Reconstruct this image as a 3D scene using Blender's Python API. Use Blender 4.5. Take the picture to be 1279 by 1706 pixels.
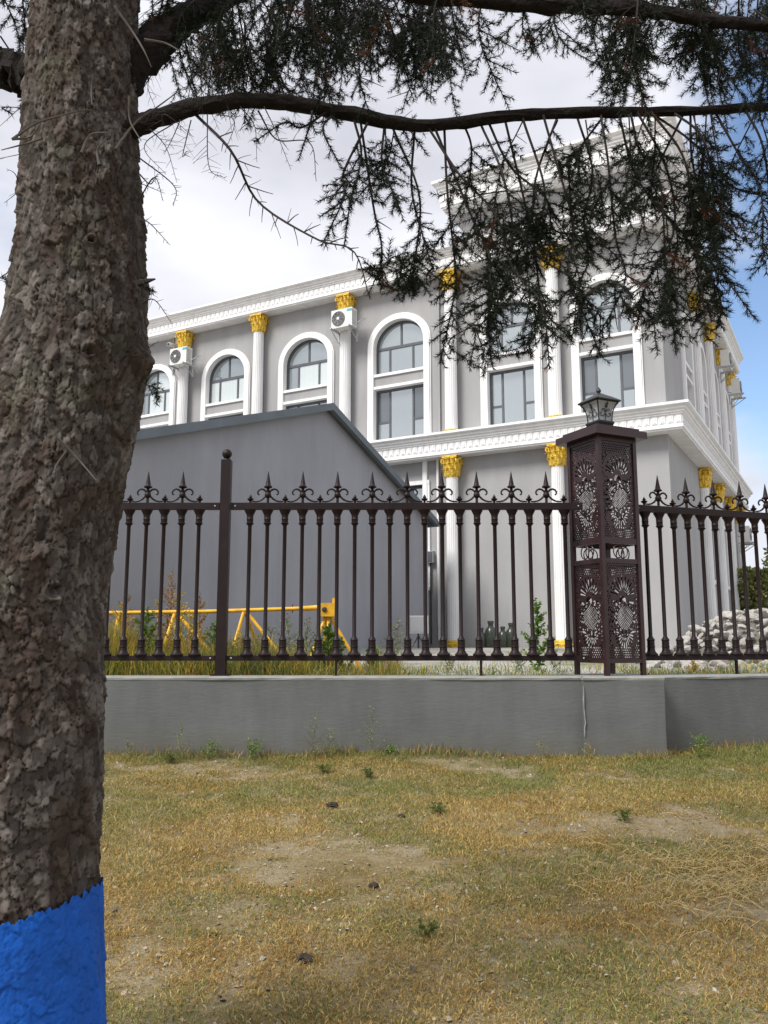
import bpy, bmesh, math, random
import numpy as np
from mathutils import Vector, Matrix, Quaternion
R = math.radians
rnd = random.Random(7)
nr = np.random.RandomState(11)
for o in list(bpy.data.objects): bpy.data.objects.remove(o)
SC = bpy.context.scene
COL = SC.collection

# ---------------------------------------------------------------- camera, sky, sun, exposure
FOC = 1415.0; PITCH = R(8.88); EYE = 1.5
cam_d = bpy.data.cameras.new('camera'); cam = bpy.data.objects.new('camera', cam_d); COL.objects.link(cam)
cam_d.sensor_fit = 'VERTICAL'; cam_d.sensor_height = 24; cam_d.lens = FOC/1706*24
cam_d.clip_start = .05; cam_d.clip_end = 3000
cam.location = (0, 0, EYE); cam.rotation_euler = (R(90)+PITCH, 0, 0)
SC.camera = cam
SUN = Vector((-.50, -.42, .76)).normalized()
w = bpy.data.worlds.new('World'); SC.world = w; w.use_nodes = True
nt = w.node_tree; nt.nodes.clear()
def N(t, kind, **kw):
    n = t.nodes.new(kind)
    for k, v in kw.items(): setattr(n, k, v)
    return n
out = N(nt, 'ShaderNodeOutputWorld'); bg = N(nt, 'ShaderNodeBackground')
sky = N(nt, 'ShaderNodeTexSky'); sky.sky_type = 'NISHITA'; sky.sun_disc = False
sky.sun_elevation = math.asin(SUN.z); sky.sun_rotation = math.atan2(SUN.x, SUN.y)
sky.air_density = 1.0; sky.dust_density = .6; sky.ozone_density = 2.0
tc = N(nt, 'ShaderNodeTexCoord'); mp = N(nt, 'ShaderNodeMapping')
mp.inputs['Scale'].default_value = (1, 1, 2.1); mp.inputs['Location'].default_value = (3.1, .4, 1.7)
n1 = N(nt, 'ShaderNodeTexNoise'); n1.inputs['Scale'].default_value = 1.6; n1.inputs['Detail'].default_value = 7; n1.inputs['Roughness'].default_value = .52
n2 = N(nt, 'ShaderNodeTexNoise'); n2.inputs['Scale'].default_value = 2.2; n2.inputs['Detail'].default_value = 5; n2.inputs['Roughness'].default_value = .5
# a gap in the cloud cover towards the right of the view
vd = N(nt, 'ShaderNodeVectorMath', operation='DOT_PRODUCT'); vd.inputs[1].default_value = Vector((.56, .92, .42)).normalized()
gap = N(nt, 'ShaderNodeMapRange'); gap.inputs['From Min'].default_value = .90; gap.inputs['From Max'].default_value = 1.0
gap.inputs['To Min'].default_value = 0; gap.inputs['To Max'].default_value = .40; gap.interpolation_type = 'SMOOTHSTEP'
sub = N(nt, 'ShaderNodeMath', operation='SUBTRACT')
cov = N(nt, 'ShaderNodeMapRange'); cov.inputs['From Min'].default_value = .20; cov.inputs['From Max'].default_value = .38; cov.interpolation_type = 'SMOOTHSTEP'
cc = N(nt, 'ShaderNodeMix', data_type='RGBA'); cc.inputs[6].default_value = (3.4, 3.45, 3.85, 1); cc.inputs[7].default_value = (5.3, 5.35, 5.7, 1)
cr = N(nt, 'ShaderNodeMapRange'); cr.inputs['From Min'].default_value = .36; cr.inputs['From Max'].default_value = .62
mx = N(nt, 'ShaderNodeMix', data_type='RGBA')
L = nt.links.new
L(tc.outputs['Generated'], mp.inputs['Vector']); L(mp.outputs[0], n1.inputs['Vector']); L(mp.outputs[0], n2.inputs['Vector'])
L(tc.outputs['Generated'], vd.inputs[0]); L(vd.outputs['Value'], gap.inputs[0])
L(n1.outputs[0], sub.inputs[0]); L(gap.outputs[0], sub.inputs[1]); L(sub.outputs[0], cov.inputs[0])
L(n2.outputs[0], cr.inputs[0]); L(cr.outputs[0], cc.inputs[0])
L(cov.outputs[0], mx.inputs[0]); L(sky.outputs[0], mx.inputs[6]); L(cc.outputs[2], mx.inputs[7])
L(mx.outputs[2], bg.inputs[0]); bg.inputs[1].default_value = .13; L(bg.outputs[0], out.inputs[0])
sd = bpy.data.lights.new('sun', 'SUN'); sd.energy = 2.7; sd.angle = R(22); sd.color = (1, .965, .91)
so = bpy.data.objects.new('sun', sd); COL.objects.link(so); so.rotation_euler = SUN.to_track_quat('Z', 'Y').to_euler(); so.location = (-20, -15, 30)
SC.view_settings.view_transform = 'Standard'; SC.view_settings.look = 'None'; SC.view_settings.gamma = 1
SC.view_settings.exposure = 0.62
SC.render.engine = 'CYCLES'

# ---------------------------------------------------------------- geometry of the view (pixel of the photo -> point of the place)
def ray(x, y):
    u = x-639.5; v = 853.-y
    return (u, FOC*math.cos(PITCH)-v*math.sin(PITCH), FOC*math.sin(PITCH)+v*math.cos(PITCH))
def at(x, y, Y):
    r = ray(x, y); k = Y/r[1]; return Vector((r[0]*k, Y, EYE+r[2]*k))

# ---------------------------------------------------------------- materials
def mat(name, col, rough=.8, metal=0, noise=None, bump=None, spec=.5, stretch=None, col2=None, wave=None):
    """col base; noise=(scale, amount); bump=(scale, strength, distance); col2 blended by a large noise"""
    m = bpy.data.materials.new(name); m.use_nodes = True; t = m.node_tree; b = t.nodes['Principled BSDF']
    b.inputs['Base Color'].default_value = (*col, 1); b.inputs['Roughness'].default_value = rough
    b.inputs['Metallic'].default_value = metal; b.inputs['Specular IOR Level'].default_value = spec
    tc = N(t, 'ShaderNodeTexCoord'); src = tc.outputs['Object']
    if stretch:
        mpn = N(t, 'ShaderNodeMapping'); mpn.inputs['Scale'].default_value = stretch; t.links.new(src, mpn.inputs[0]); src = mpn.outputs[0]
    if noise:
        n = N(t, 'ShaderNodeTexNoise'); n.inputs['Scale'].default_value = noise[0]; n.inputs['Detail'].default_value = 6; n.inputs['Roughness'].default_value = .6
        t.links.new(src, n.inputs['Vector'])
        mr = N(t, 'ShaderNodeMapRange'); mr.inputs['From Min'].default_value = .3; mr.inputs['From Max'].default_value = .7
        t.links.new(n.outputs[0], mr.inputs[0])
        mxx = N(t, 'ShaderNodeMix', data_type='RGBA'); a = noise[1]
        c2 = col2 if col2 else tuple(min(1, c*(1+a)) for c in col)
        c1 = col if col2 else tuple(c*(1-a) for c in col)
        mxx.inputs[6].default_value = (*c1, 1); mxx.inputs[7].default_value = (*c2, 1)
        t.links.new(mr.outputs[0], mxx.inputs[0]); t.links.new(mxx.outputs[2], b.inputs['Base Color'])
        rr = N(t, 'ShaderNodeMapRange'); rr.inputs['To Min'].default_value = max(.02, rough-.08); rr.inputs['To Max'].default_value = min(1, rough+.1)
        t.links.new(n.outputs[0], rr.inputs[0]); t.links.new(rr.outputs[0], b.inputs['Roughness'])
    if bump:
        nb = N(t, 'ShaderNodeTexNoise'); nb.inputs['Scale'].default_value = bump[0]; nb.inputs['Detail'].default_value = 5
        t.links.new(src, nb.inputs['Vector'])
        bp = N(t, 'ShaderNodeBump'); bp.inputs['Strength'].default_value = bump[1]; bp.inputs['Distance'].default_value = bump[2]
        t.links.new(nb.outputs[0], bp.inputs['Height']); t.links.new(bp.outputs[0], b.inputs['Normal'])
    return m
def attr_mat(name, rough=.9, trans=0, bump=None, spec=.3):
    """colour comes from the mesh's own 'tint' attribute (the real colour of each leaf, blade or plate)"""
    m = bpy.data.materials.new(name); m.use_nodes = True; t = m.node_tree; b = t.nodes['Principled BSDF']
    a = N(t, 'ShaderNodeAttribute'); a.attribute_name = 'tint'
    t.links.new(a.outputs['Color'], b.inputs['Base Color']); b.inputs['Roughness'].default_value = rough
    b.inputs['Specular IOR Level'].default_value = spec
    if trans:
        tr = N(t, 'ShaderNodeBsdfTranslucent'); t.links.new(a.outputs['Color'], tr.inputs[0])
        ms = N(t, 'ShaderNodeMixShader'); ms.inputs[0].default_value = trans
        t.links.new(b.outputs[0], ms.inputs[1]); t.links.new(tr.outputs[0], ms.inputs[2]); t.links.new(ms.outputs[0], t.nodes['Material Output'].inputs[0])
    if bump:
        tcn = N(t, 'ShaderNodeTexCoord')
        nb = N(t, 'ShaderNodeTexNoise'); nb.inputs['Scale'].default_value = bump[0]; nb.inputs['Detail'].default_value = 6
        t.links.new(tcn.outputs['Object'], nb.inputs['Vector'])
        bp = N(t, 'ShaderNodeBump'); bp.inputs['Strength'].default_value = bump[1]; bp.inputs['Distance'].default_value = bump[2]
        t.links.new(nb.outputs[0], bp.inputs['Height']); t.links.new(bp.outputs[0], b.inputs['Normal'])
    return m
M = {}
M['stucco'] = mat('grey_stucco', (.345, .343, .345), .9, noise=(1.6, .075), bump=(60, .15, .004), stretch=(1, 1, .35))
M['stucco_side'] = M['stucco']
M['white'] = mat('white_moulding_paint', (.80, .80, .80), .6, noise=(2.5, .05), bump=(45, .08, .003), stretch=(1, 1, .4))
M['gold'] = mat('gold_paint', (.74, .48, .05), .42, metal=.2, noise=(26, .38), bump=(34, 1.0, .02))
M['winframe'] = mat('slate_window_frame', (.085, .092, .105), .45, noise=(6, .1))
M['reveal'] = mat('pale_reveal', (.55, .55, .55), .8, noise=(4, .06))
M['roof'] = mat('roof_felt', (.12, .12, .12), .9, noise=(3, .2))
M['shed'] = mat('shed_render', (.305, .315, .345), .9, noise=(1.1, .09), bump=(70, .2, .004), stretch=(1, 1, .5))
M['fascia'] = mat('slate_metal_fascia', (.12, .15, .175), .55, noise=(1.5, .12))
M['iron'] = mat('dark_maroon_metal', (.0125, .0052, .0055), .5, metal=0, noise=(9, .35), bump=(120, .1, .001), spec=.28)
M['iron_post'] = mat('maroon_brown_metal', (.033, .015, .0165), .36, metal=.15, noise=(7, .25))
M['lantern'] = mat('black_lantern_metal', (.018, .02, .021), .4, metal=.2, noise=(9, .3))
M['lglass'] = mat('frosted_lamp_glass', (.34, .36, .37), .35, noise=(12, .08))
M['render'] = mat('grey_cement_render', (.125, .132, .131), .93, noise=(1.1, .10), bump=(24, .45, .006), stretch=(.5, .5, 1.9))
def dirty(m, zlo, zhi, col, amt):
    t = m.node_tree; b = t.nodes['Principled BSDF']; lk = b.inputs['Base Color'].links[0].from_socket
    tcn = N(t, 'ShaderNodeTexCoord'); sp = N(t, 'ShaderNodeSeparateXYZ'); t.links.new(tcn.outputs['Object'], sp.inputs[0])
    nn = N(t, 'ShaderNodeTexNoise'); nn.inputs['Scale'].default_value = 3.5; nn.inputs['Detail'].default_value = 8; t.links.new(tcn.outputs['Object'], nn.inputs['Vector'])
    ad = N(t, 'ShaderNodeMath', operation='MULTIPLY_ADD'); ad.inputs[1].default_value = (zhi-zlo)*1.6; t.links.new(nn.outputs[0], ad.inputs[0])
    sb = N(t, 'ShaderNodeMath', operation='MULTIPLY'); sb.inputs[1].default_value = -1; t.links.new(sp.outputs[2], sb.inputs[0]); t.links.new(sb.outputs[0], ad.inputs[2])
    mr = N(t, 'ShaderNodeMapRange'); mr.inputs['From Min'].default_value = -zhi+.8*(zhi-zlo); mr.inputs['From Max'].default_value = -zlo+.8*(zhi-zlo); mr.inputs['To Max'].default_value = amt
    t.links.new(ad.outputs[0], mr.inputs[0]); mm = N(t, 'ShaderNodeMix', data_type='RGBA'); mm.inputs[7].default_value = (*col, 1)
    t.links.new(mr.outputs[0], mm.inputs[0]); t.links.new(lk, mm.inputs[6]); t.links.new(mm.outputs[2], b.inputs['Base Color'])
def streaks(m, sc, amt):
    t = m.node_tree; b = t.nodes['Principled BSDF']; lk = b.inputs['Base Color'].links[0].from_socket
    tcn = N(t, 'ShaderNodeTexCoord'); mp_ = N(t, 'ShaderNodeMapping'); mp_.inputs['Scale'].default_value = sc; t.links.new(tcn.outputs['Object'], mp_.inputs[0])
    nn = N(t, 'ShaderNodeTexNoise'); nn.inputs['Scale'].default_value = 1; nn.inputs['Detail'].default_value = 7; nn.inputs['Roughness'].default_value = .62; t.links.new(mp_.outputs[0], nn.inputs['Vector'])
    mr = N(t, 'ShaderNodeMapRange'); mr.inputs['From Min'].default_value = .35; mr.inputs['From Max'].default_value = .68; mr.inputs['To Min'].default_value = 1+amt*.4; mr.inputs['To Max'].default_value = 1-amt; t.links.new(nn.outputs[0], mr.inputs[0])
    mm = N(t, 'ShaderNodeVectorMath', operation='SCALE'); t.links.new(lk, mm.inputs[0]); t.links.new(mr.outputs[0], mm.inputs['Scale']); t.links.new(mm.outputs[0], b.inputs['Base Color'])
streaks(M['render'], (3.5, 3.5, 1.1), .16); streaks(M['stucco'], (2.6, 2.6, .3), .07); streaks(M['shed'], (2.0, 2.0, .35), .09); streaks(M['white'], (5, 5, .6), .10); streaks(M['fascia'], (2, 2, .5), .15)
dirty(M['render'], .38, .66, (.12, .105, .075), .6)
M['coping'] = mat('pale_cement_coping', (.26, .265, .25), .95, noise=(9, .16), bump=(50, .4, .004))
M['yellow'] = mat('yellow_steel_paint', (.74, .40, .02), .5, noise=(9, .25), bump=(40, .2, .002))
M['acwhite'] = mat('off_white_plastic', (.72, .72, .68), .5, noise=(3, .04))
M['dark'] = mat('dark_plastic', (.035, .038, .04), .5, noise=(10, .2))
M['teal'] = mat('teal_sticker', (.1, .38, .42), .5)
M['galv'] = mat('galvanised_steel', (.42, .43, .44), .5, metal=.5, noise=(14, .15))
M['jar'] = mat('dark_green_jar_glass', (.035, .045, .032), .25, noise=(8, .3))
M['concrete'] = mat('pale_concrete', (.46, .46, .45), .95, noise=(5, .12), bump=(30, .3, .006))
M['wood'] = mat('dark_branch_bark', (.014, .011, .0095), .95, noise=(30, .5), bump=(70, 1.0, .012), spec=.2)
M['twig'] = mat('dark_twig_bark', (.022, .016, .015), .95, noise=(40, .35))
M['paletwig'] = mat('weathered_dead_twig', (.085, .073, .062), .95, noise=(30, .3))
M['soilplane'] = None
def glass(name, tint, k, rough=.04):
    m = bpy.data.materials.new(name); m.use_nodes = True; t = m.node_tree; b = t.nodes['Principled BSDF']
    b.inputs['Base Color'].default_value = (*tint, 1); b.inputs['Roughness'].default_value = .55
    g = N(t, 'ShaderNodeBsdfGlossy'); g.inputs['Roughness'].default_value = rough; g.inputs['Color'].default_value = (.86, .92, .92, 1)
    fr = N(t, 'ShaderNodeFresnel'); fr.inputs['IOR'].default_value = 1.5
    ad = N(t, 'ShaderNodeMath', operation='ADD'); ad.inputs[1].default_value = k; ad.use_clamp = True
    ms = N(t, 'ShaderNodeMixShader')
    tcn = N(t, 'ShaderNodeTexCoord'); nn = N(t, 'ShaderNodeTexNoise'); nn.inputs['Scale'].default_value = 1.3
    bp = N(t, 'ShaderNodeBump'); bp.inputs['Strength'].default_value = .25; bp.inputs['Distance'].default_value = .02
    t.links.new(tcn.outputs['Object'], nn.inputs['Vector']); t.links.new(nn.outputs[0], bp.inputs['Height']); t.links.new(bp.outputs[0], g.inputs['Normal'])
    # vertical folds of a pale curtain behind the pane
    wv = N(t, 'ShaderNodeTexWave'); wv.inputs['Scale'].default_value = 2.2; wv.inputs['Distortion'].default_value = 3
    t.links.new(tcn.outputs['Object'], wv.inputs['Vector'])
    mc = N(t, 'ShaderNodeMix', data_type='RGBA'); mc.inputs[6].default_value = (*[c*.97 for c in tint], 1); mc.inputs[7].default_value = (*tint, 1)
    t.links.new(wv.outputs[0], mc.inputs[0]); t.links.new(mc.outputs[2], b.inputs['Base Color'])
    t.links.new(fr.outputs[0], ad.inputs[0]); t.links.new(ad.outputs[0], ms.inputs[0])
    t.links.new(b.outputs[0], ms.inputs[1]); t.links.new(g.outputs[0], ms.inputs[2]); t.links.new(ms.outputs[0], t.nodes['Material Output'].inputs[0])
    return m
M['pane'] = glass('window_glass', (.13, .155, .165), .38)
M['pane_dark'] = glass('dark_window_glass', (.035, .045, .06), .14)
M['pane_skytint'] = glass('painted_reflection_glass', (.62, .68, .66), .40)  # pale colour paints the white sky's reflection into these panes

# ---------------------------------------------------------------- mesh helpers
class MB:
    def __init__(s): s.v = []; s.f = []
    def add(s, vs, fs):
        b = len(s.v); s.v += [tuple(q) for q in vs]; s.f += [tuple(b+i for i in f) for f in fs]; return s
    def box(s, a, b, T=None):
        x0, y0, z0 = a; x1, y1, z1 = b
        vs = [Vector(q) for q in ((x0,y0,z0),(x1,y0,z0),(x1,y1,z0),(x0,y1,z0),(x0,y0,z1),(x1,y0,z1),(x1,y1,z1),(x0,y1,z1))]
        if T is not None: vs = [T @ q for q in vs]
        return s.add(vs, [(0,3,2,1),(4,5,6,7),(0,1,5,4),(1,2,6,5),(2,3,7,6),(3,0,4,7)])
    def tube(s, pts, rad, n=8, cap=True):
        pts = [Vector(p) for p in pts]
        if not hasattr(rad, '__len__'): rad = [rad]*len(pts)
        vs = []; prev = None
        for i, p in enumerate(pts):
            d = (pts[min(i+1, len(pts)-1)]-pts[max(i-1, 0)])
            d = d.normalized() if d.length > 1e-9 else Vector((0, 0, 1))
            if prev is None:
                u = d.orthogonal().normalized()
            else:
                u = prev-d*prev.dot(d); u = u.normalized() if u.length > 1e-6 else d.orthogonal().normalized()
            prev = u; q = d.cross(u)
            for k in range(n):
                a = 2*math.pi*k/n; vs.append(p+(u*math.cos(a)+q*math.sin(a))*rad[i])
        fs = []
        for i in range(len(pts)-1):
            for k in range(n):
                fs.append((i*n+k, i*n+(k+1) % n, (i+1)*n+(k+1) % n, (i+1)*n+k))
        if cap: fs.append(tuple(range(n-1, -1, -1))); fs.append(tuple((len(pts)-1)*n+k for k in range(n)))
        return s.add(vs, fs)
    def lathe(s, prof, n=16, c=(0, 0, 0), rot=0, fn=None, T=None):
        vs = []
        for (r, z) in prof:
            for k in range(n):
                a = 2*math.pi*k/n+rot; rr = fn(a, r, z) if fn else r
                v = Vector((c[0]+rr*math.cos(a), c[1]+rr*math.sin(a), c[2]+z)); vs.append(T @ v if T is not None else v)
        fs = []
        for i in range(len(prof)-1):
            for k in range(n): fs.append((i*n+k, i*n+(k+1) % n, (i+1)*n+(k+1) % n, (i+1)*n+k))
        fs.append(tuple(range(n-1, -1, -1))); fs.append(tuple((len(prof)-1)*n+k for k in range(n)))
        return s.add(vs, fs)
    def prism(s, poly, y0, y1):
        """poly in the xz plane, from y0 to y1"""
        n = len(poly)
        vs = [(x, y0, z) for x, z in poly]+[(x, y1, z) for x, z in poly]
        fs = [tuple(range(n)), tuple(range(2*n-1, n-1, -1))]+[(i, i+n, (i+1) % n+n, (i+1) % n) for i in range(n)]
        return s.add(vs, fs)
    def mesh(s, name, m, smooth=False):
        me = bpy.data.meshes.new(name); me.from_pydata(s.v, [], s.f); me.materials.append(m)
        bm = bmesh.new(); bm.from_mesh(me); bmesh.ops.recalc_face_normals(bm, faces=bm.faces); bm.to_mesh(me); bm.free()
        if smooth:
            me.polygons.foreach_set('use_smooth', [True]*len(me.polygons)); 
            try: me.set_sharp_from_angle(angle=R(38))
            except Exception: pass
        return me
    def build(s, name, m, parent=None, smooth=False, loc=None, rz=None):
        return link(name, s.mesh(name, m, smooth), parent, loc, rz)
def link(name, me, parent=None, loc=None, rz=None):
    o = bpy.data.objects.new(name, me); COL.objects.link(o)
    if parent is not None: o.parent = parent
    if loc is not None: o.location = loc
    if rz is not None: o.rotation_euler = (0, 0, rz)
    return o
def tag(o, label=None, cat=None, group=None, kind=None):
    if label: o['label'] = label
    if cat: o['category'] = cat
    if group: o['group'] = group
    if kind: o['kind'] = kind
    return o
def thing(name, label, cat, loc=(0, 0, 0), rz=0, group=None):
    o = bpy.data.objects.new(name, None); COL.objects.link(o); o.location = loc; o.rotation_euler = (0, 0, rz)
    o.empty_display_size = .1
    return tag(o, label, cat, group)
def npmesh(name, V, F, m, tint=None, smooth=False):
    """V (n,3), F (k,3) or (k,4) numpy; tint (n,3) per vertex"""
    me = bpy.data.meshes.new(name); V = np.asarray(V, np.float32); F = np.asarray(F, np.int32); k = F.shape[1]
    me.vertices.add(len(V)); me.vertices.foreach_set('co', V.ravel())
    me.loops.add(F.size); me.loops.foreach_set('vertex_index', F.ravel())
    me.polygons.add(len(F)); me.polygons.foreach_set('loop_start', np.arange(0, F.size, k, dtype=np.int32))
    me.polygons.foreach_set('loop_total', np.full(len(F), k, np.int32))
    if smooth: me.polygons.foreach_set('use_smooth', np.ones(len(F), bool))
    if tint is not None:
        a = me.attributes.new('tint', 'FLOAT_COLOR', 'POINT')
        a.data.foreach_set('color', np.concatenate([tint, np.ones((len(V), 1))], 1).astype(np.float32).ravel())
    me.materials.append(m); me.update(calc_edges=True); me.validate()
    return me
def vnoise(x, y, seed=0, octs=4, z=None):
    """smooth value noise, 0..1, numpy"""
    x = np.asarray(x, float); y = np.asarray(y, float); tot = np.zeros_like(x); amp = 1; nrm = 0
    for o in range(octs):
        xi = np.floor(x).astype(np.int64); yi = np.floor(y).astype(np.int64); fx = x-xi; fy = y-yi
        fx = fx*fx*(3-2*fx); fy = fy*fy*(3-2*fy)
        def h(a, b):
            q = (a*374761393+b*668265263+(seed+o)*1442695041) & 0xffffffff
            q = ((q ^ (q >> 13))*1274126177) & 0xffffffff
            return ((q ^ (q >> 16)) & 0xffff)/65535.
        tot += amp*((h(xi, yi)*(1-fx)+h(xi+1, yi)*fx)*(1-fy)+(h(xi, yi+1)*(1-fx)+h(xi+1, yi+1)*fx)*fy)
        nrm += amp; amp *= .5; x = x*2.03; y = y*2.03
    return tot/nrm
def cells(u, v, per, seed):
    """2-D cellular noise; u wraps with integer period 'per'. Returns F1, F2, id hash, and offset to the cell centre"""
    ui = np.floor(u).astype(np.int64); vi = np.floor(v).astype(np.int64)
    f1 = np.full(u.shape, 9.); f2 = np.full(u.shape, 9.); idv = np.zeros(u.shape); dx = np.zeros(u.shape); dy = np.zeros(u.shape)
    for a in (-1, 0, 1):
        for b in (-1, 0, 1):
            cu = ui+a; cv = vi+b; cw = np.mod(cu, per) if per else cu
            q = (cw*73856093 ^ cv*19349663 ^ seed*83492791) & 0xffffffff
            q = ((q ^ (q >> 13))*1274126177) & 0xffffffff; q = q ^ (q >> 16)
            jx = (q & 0xff)/255.; jy = ((q >> 8) & 0xff)/255.; hh = ((q >> 16) & 0xff)/255.
            px = cu+.1+.8*jx-u; py = cv+.1+.8*jy-v; d = np.sqrt(px*px+py*py)
            near = d < f1
            f2 = np.where(near, f1, np.minimum(f2, d)); idv = np.where(near, hh, idv)
            dx = np.where(near, px, dx); dy = np.where(near, py, dy); f1 = np.where(near, d, f1)
    return f1, f2, idv, dx, dy

# ================================================================= GROUND
ANG = R(19.5); WX = 2.70; WY = 8.79; WTOP = 1.184; WBASE = .42
def wall_front(x):
    x = np.asarray(x, float)
    return np.where(x < WX, 8.72, WY+(x-WX)*math.tan(ANG))
def gz(x, y):
    """height of the lawn"""
    s = np.clip((np.asarray(y, float)-2.6)/(8.7-2.6), 0, 1.0)
    base = WBASE*(s**1.15)
    b = (vnoise(np.asarray(x)*.9+31, np.asarray(y)*.9+7, 3)-.5)*.10+(vnoise(np.asarray(x)*5+3, np.asarray(y)*5+70, 5)-.5)*.035
    return base+b
def yz(x, y):
    """height of the yard behind the wall"""
    y = np.asarray(y, float); s = np.clip((y-9.5)/7.5, 0, 1)
    return 1.10+.33*s+(vnoise(np.asarray(x)*1.3, y*1.3, 9)-.5)*.05
def soil_mat(name, cols, sc):
    m = bpy.data.materials.new(name); m.use_nodes = True; t = m.node_tree; b = t.nodes['Principled BSDF']; b.inputs['Roughness'].default_value = 1
    b.inputs['Specular IOR Level'].default_value = .15
    tcn = N(t, 'ShaderNodeTexCoord')
    na = N(t, 'ShaderNodeTexNoise'); na.inputs['Scale'].default_value = sc[0]; na.inputs['Detail'].default_value = 9; na.inputs['Roughness'].default_value = .65
    nb = N(t, 'ShaderNodeTexNoise'); nb.inputs['Scale'].default_value = sc[1]; nb.inputs['Detail'].default_value = 8; nb.inputs['Roughness'].default_value = .7
    for q in (na, nb): t.links.new(tcn.outputs['Object'], q.inputs['Vector'])
    r = N(t, 'ShaderNodeValToRGB'); e = r.color_ramp.elements
    e[0].position = .34; e[0].color = (*cols[0], 1); e[1].position = .66; e[1].color = (*cols[-1], 1)
    for i, c in enumerate(cols[1:-1]):
        q = e.new(.34+.32*(i+1)/(len(cols)-1)); q.color = (*c, 1)
    t.links.new(na.outputs[0], r.inputs[0])
    mm = N(t, 'ShaderNodeMix', data_type='RGBA', blend_type='MULTIPLY'); mm.inputs[0].default_value = .75
    r2 = N(t, 'ShaderNodeValToRGB'); r2.color_ramp.elements[0].position = .3; r2.color_ramp.elements[0].color = (.42, .4, .38, 1); r2.color_ramp.elements[1].position = .62
    t.links.new(nb.outputs[0], r2.inputs[0]); t.links.new(r.outputs[0], mm.inputs[6]); t.links.new(r2.outputs[0], mm.inputs[7])
    t.links.new(mm.outputs[2], b.inputs['Base Color'])
    bp = N(t, 'ShaderNodeBump'); bp.inputs['Distance'].default_value = .03; bp.inputs['Strength'].default_value = .8
    t.links.new(nb.outputs[0], bp.inputs['Height']); t.links.new(bp.outputs[0], b.inputs['Normal'])
    return m
M['lawnsoil'] = soil_mat('lawn_soil', [(.20, .155, .075), (.28, .22, .115), (.36, .30, .20), (.25, .19, .085)], (1.6, 42))
M['yardsoil'] = soil_mat('yard_soil', [(.42, .41, .39), (.50, .49, .47), (.36, .34, .30), (.20, .22, .10)], (.55, 26))
# lawn: finer in view, coarse to the horizon behind
xs = np.concatenate([np.linspace(-60, -7, 14), np.linspace(-6.8, 8.8, 240), np.linspace(9.5, 60, 14)])
ts = np.concatenate([np.linspace(-40, 1.5, 14), np.linspace(1.6, 8.72, 150)])
GX, TT = np.meshgrid(xs, ts); wf = wall_front(GX)+.14
GY = np.where(TT <= 1.6, TT, 1.6+(TT-1.6)/(8.72-1.6)*(wf-1.6))
GZ = gz(GX, GY)
nx, ny = len(xs), len(ts)
idx = np.arange(nx*ny).reshape(ny, nx)
F = np.stack([idx[:-1, :-1], idx[:-1, 1:], idx[1:, 1:], idx[1:, :-1]], -1).reshape(-1, 4)
lawn = link('lawn', npmesh('lawn', np.stack([GX, GY, GZ], -1).reshape(-1, 3), F, M['lawnsoil'], smooth=True)); tag(lawn, kind='structure')
ts = np.concatenate([np.linspace(0, 1, 60)**1.5*16, np.array([20, 30, 50, 90, 160, 300, 600, 1200.])])
xs = np.concatenate([np.array([-1500, -500, -200, -90, -50, -30.]), np.linspace(-20, 26, 120), np.array([34, 50, 90, 200, 500, 1500.])])
GX, TT = np.meshgrid(xs, ts); GY = wall_front(np.clip(GX, -100, 40))+.30+TT; GZ = yz(GX, GY)
nx, ny = len(xs), len(ts); idx = np.arange(nx*ny).reshape(ny, nx)
F = np.stack([idx[:-1, :-1], idx[:-1, 1:], idx[1:, 1:], idx[1:, :-1]], -1).reshape(-1, 4)
yard = link('yard_ground', npmesh('yard_ground', np.stack([GX, GY, GZ], -1).reshape(-1, 3), F, M['yardsoil'], smooth=True)); tag(yard, kind='structure')

# grass blades ------------------------------------------------------
M['blade'] = attr_mat('grass_blade', .85, .25)
def blades(name, n, xr, yfun, zfun, hfun, colfun, wid, seed, lay=.9):
    g = np.random.RandomState(seed)
    x = g.uniform(xr[0], xr[1], n); y = yfun(g, x)
    h, keep = hfun(g, x, y); k = g.rand(n) < keep; x, y, h = x[k], y[k], h[k]; n = len(x)
    z = zfun(x, y)
    az = g.uniform(0, 2*np.pi, n); lean = np.clip(g.normal(lay, .35, n), .05, 1.5)
    dx, dy = np.cos(az), np.sin(az)
    base = np.stack([x, y, z-.004], -1)
    m1 = base+np.stack([dx*np.sin(lean*.6), dy*np.sin(lean*.6), np.cos(lean*.6)], -1)*(h*.55)[:, None]
    tip = m1+np.stack([dx*np.sin(lean*1.35), dy*np.sin(lean*1.35), np.cos(lean*1.35)], -1)*(h*.5)[:, None]
    az2 = g.uniform(0, 2*np.pi, n); w2 = wid*g.uniform(.6, 1.4, n)
    s = np.stack([np.cos(az2)*w2, np.sin(az2)*w2, np.zeros(n)], -1)
    V = np.stack([base, m1+s, m1-s, tip], 1).reshape(-1, 3)
    b = np.arange(n)*4
    F = np.concatenate([np.stack([b, b+1, b+2], -1), np.stack([b+2, b+1, b+3], -1)])
    c = colfun(g, x, y); T = np.repeat(c[:, None, :], 4, 1).reshape(-1, 3)
    return npmesh(name, V, F, M['blade'], T)
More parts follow.
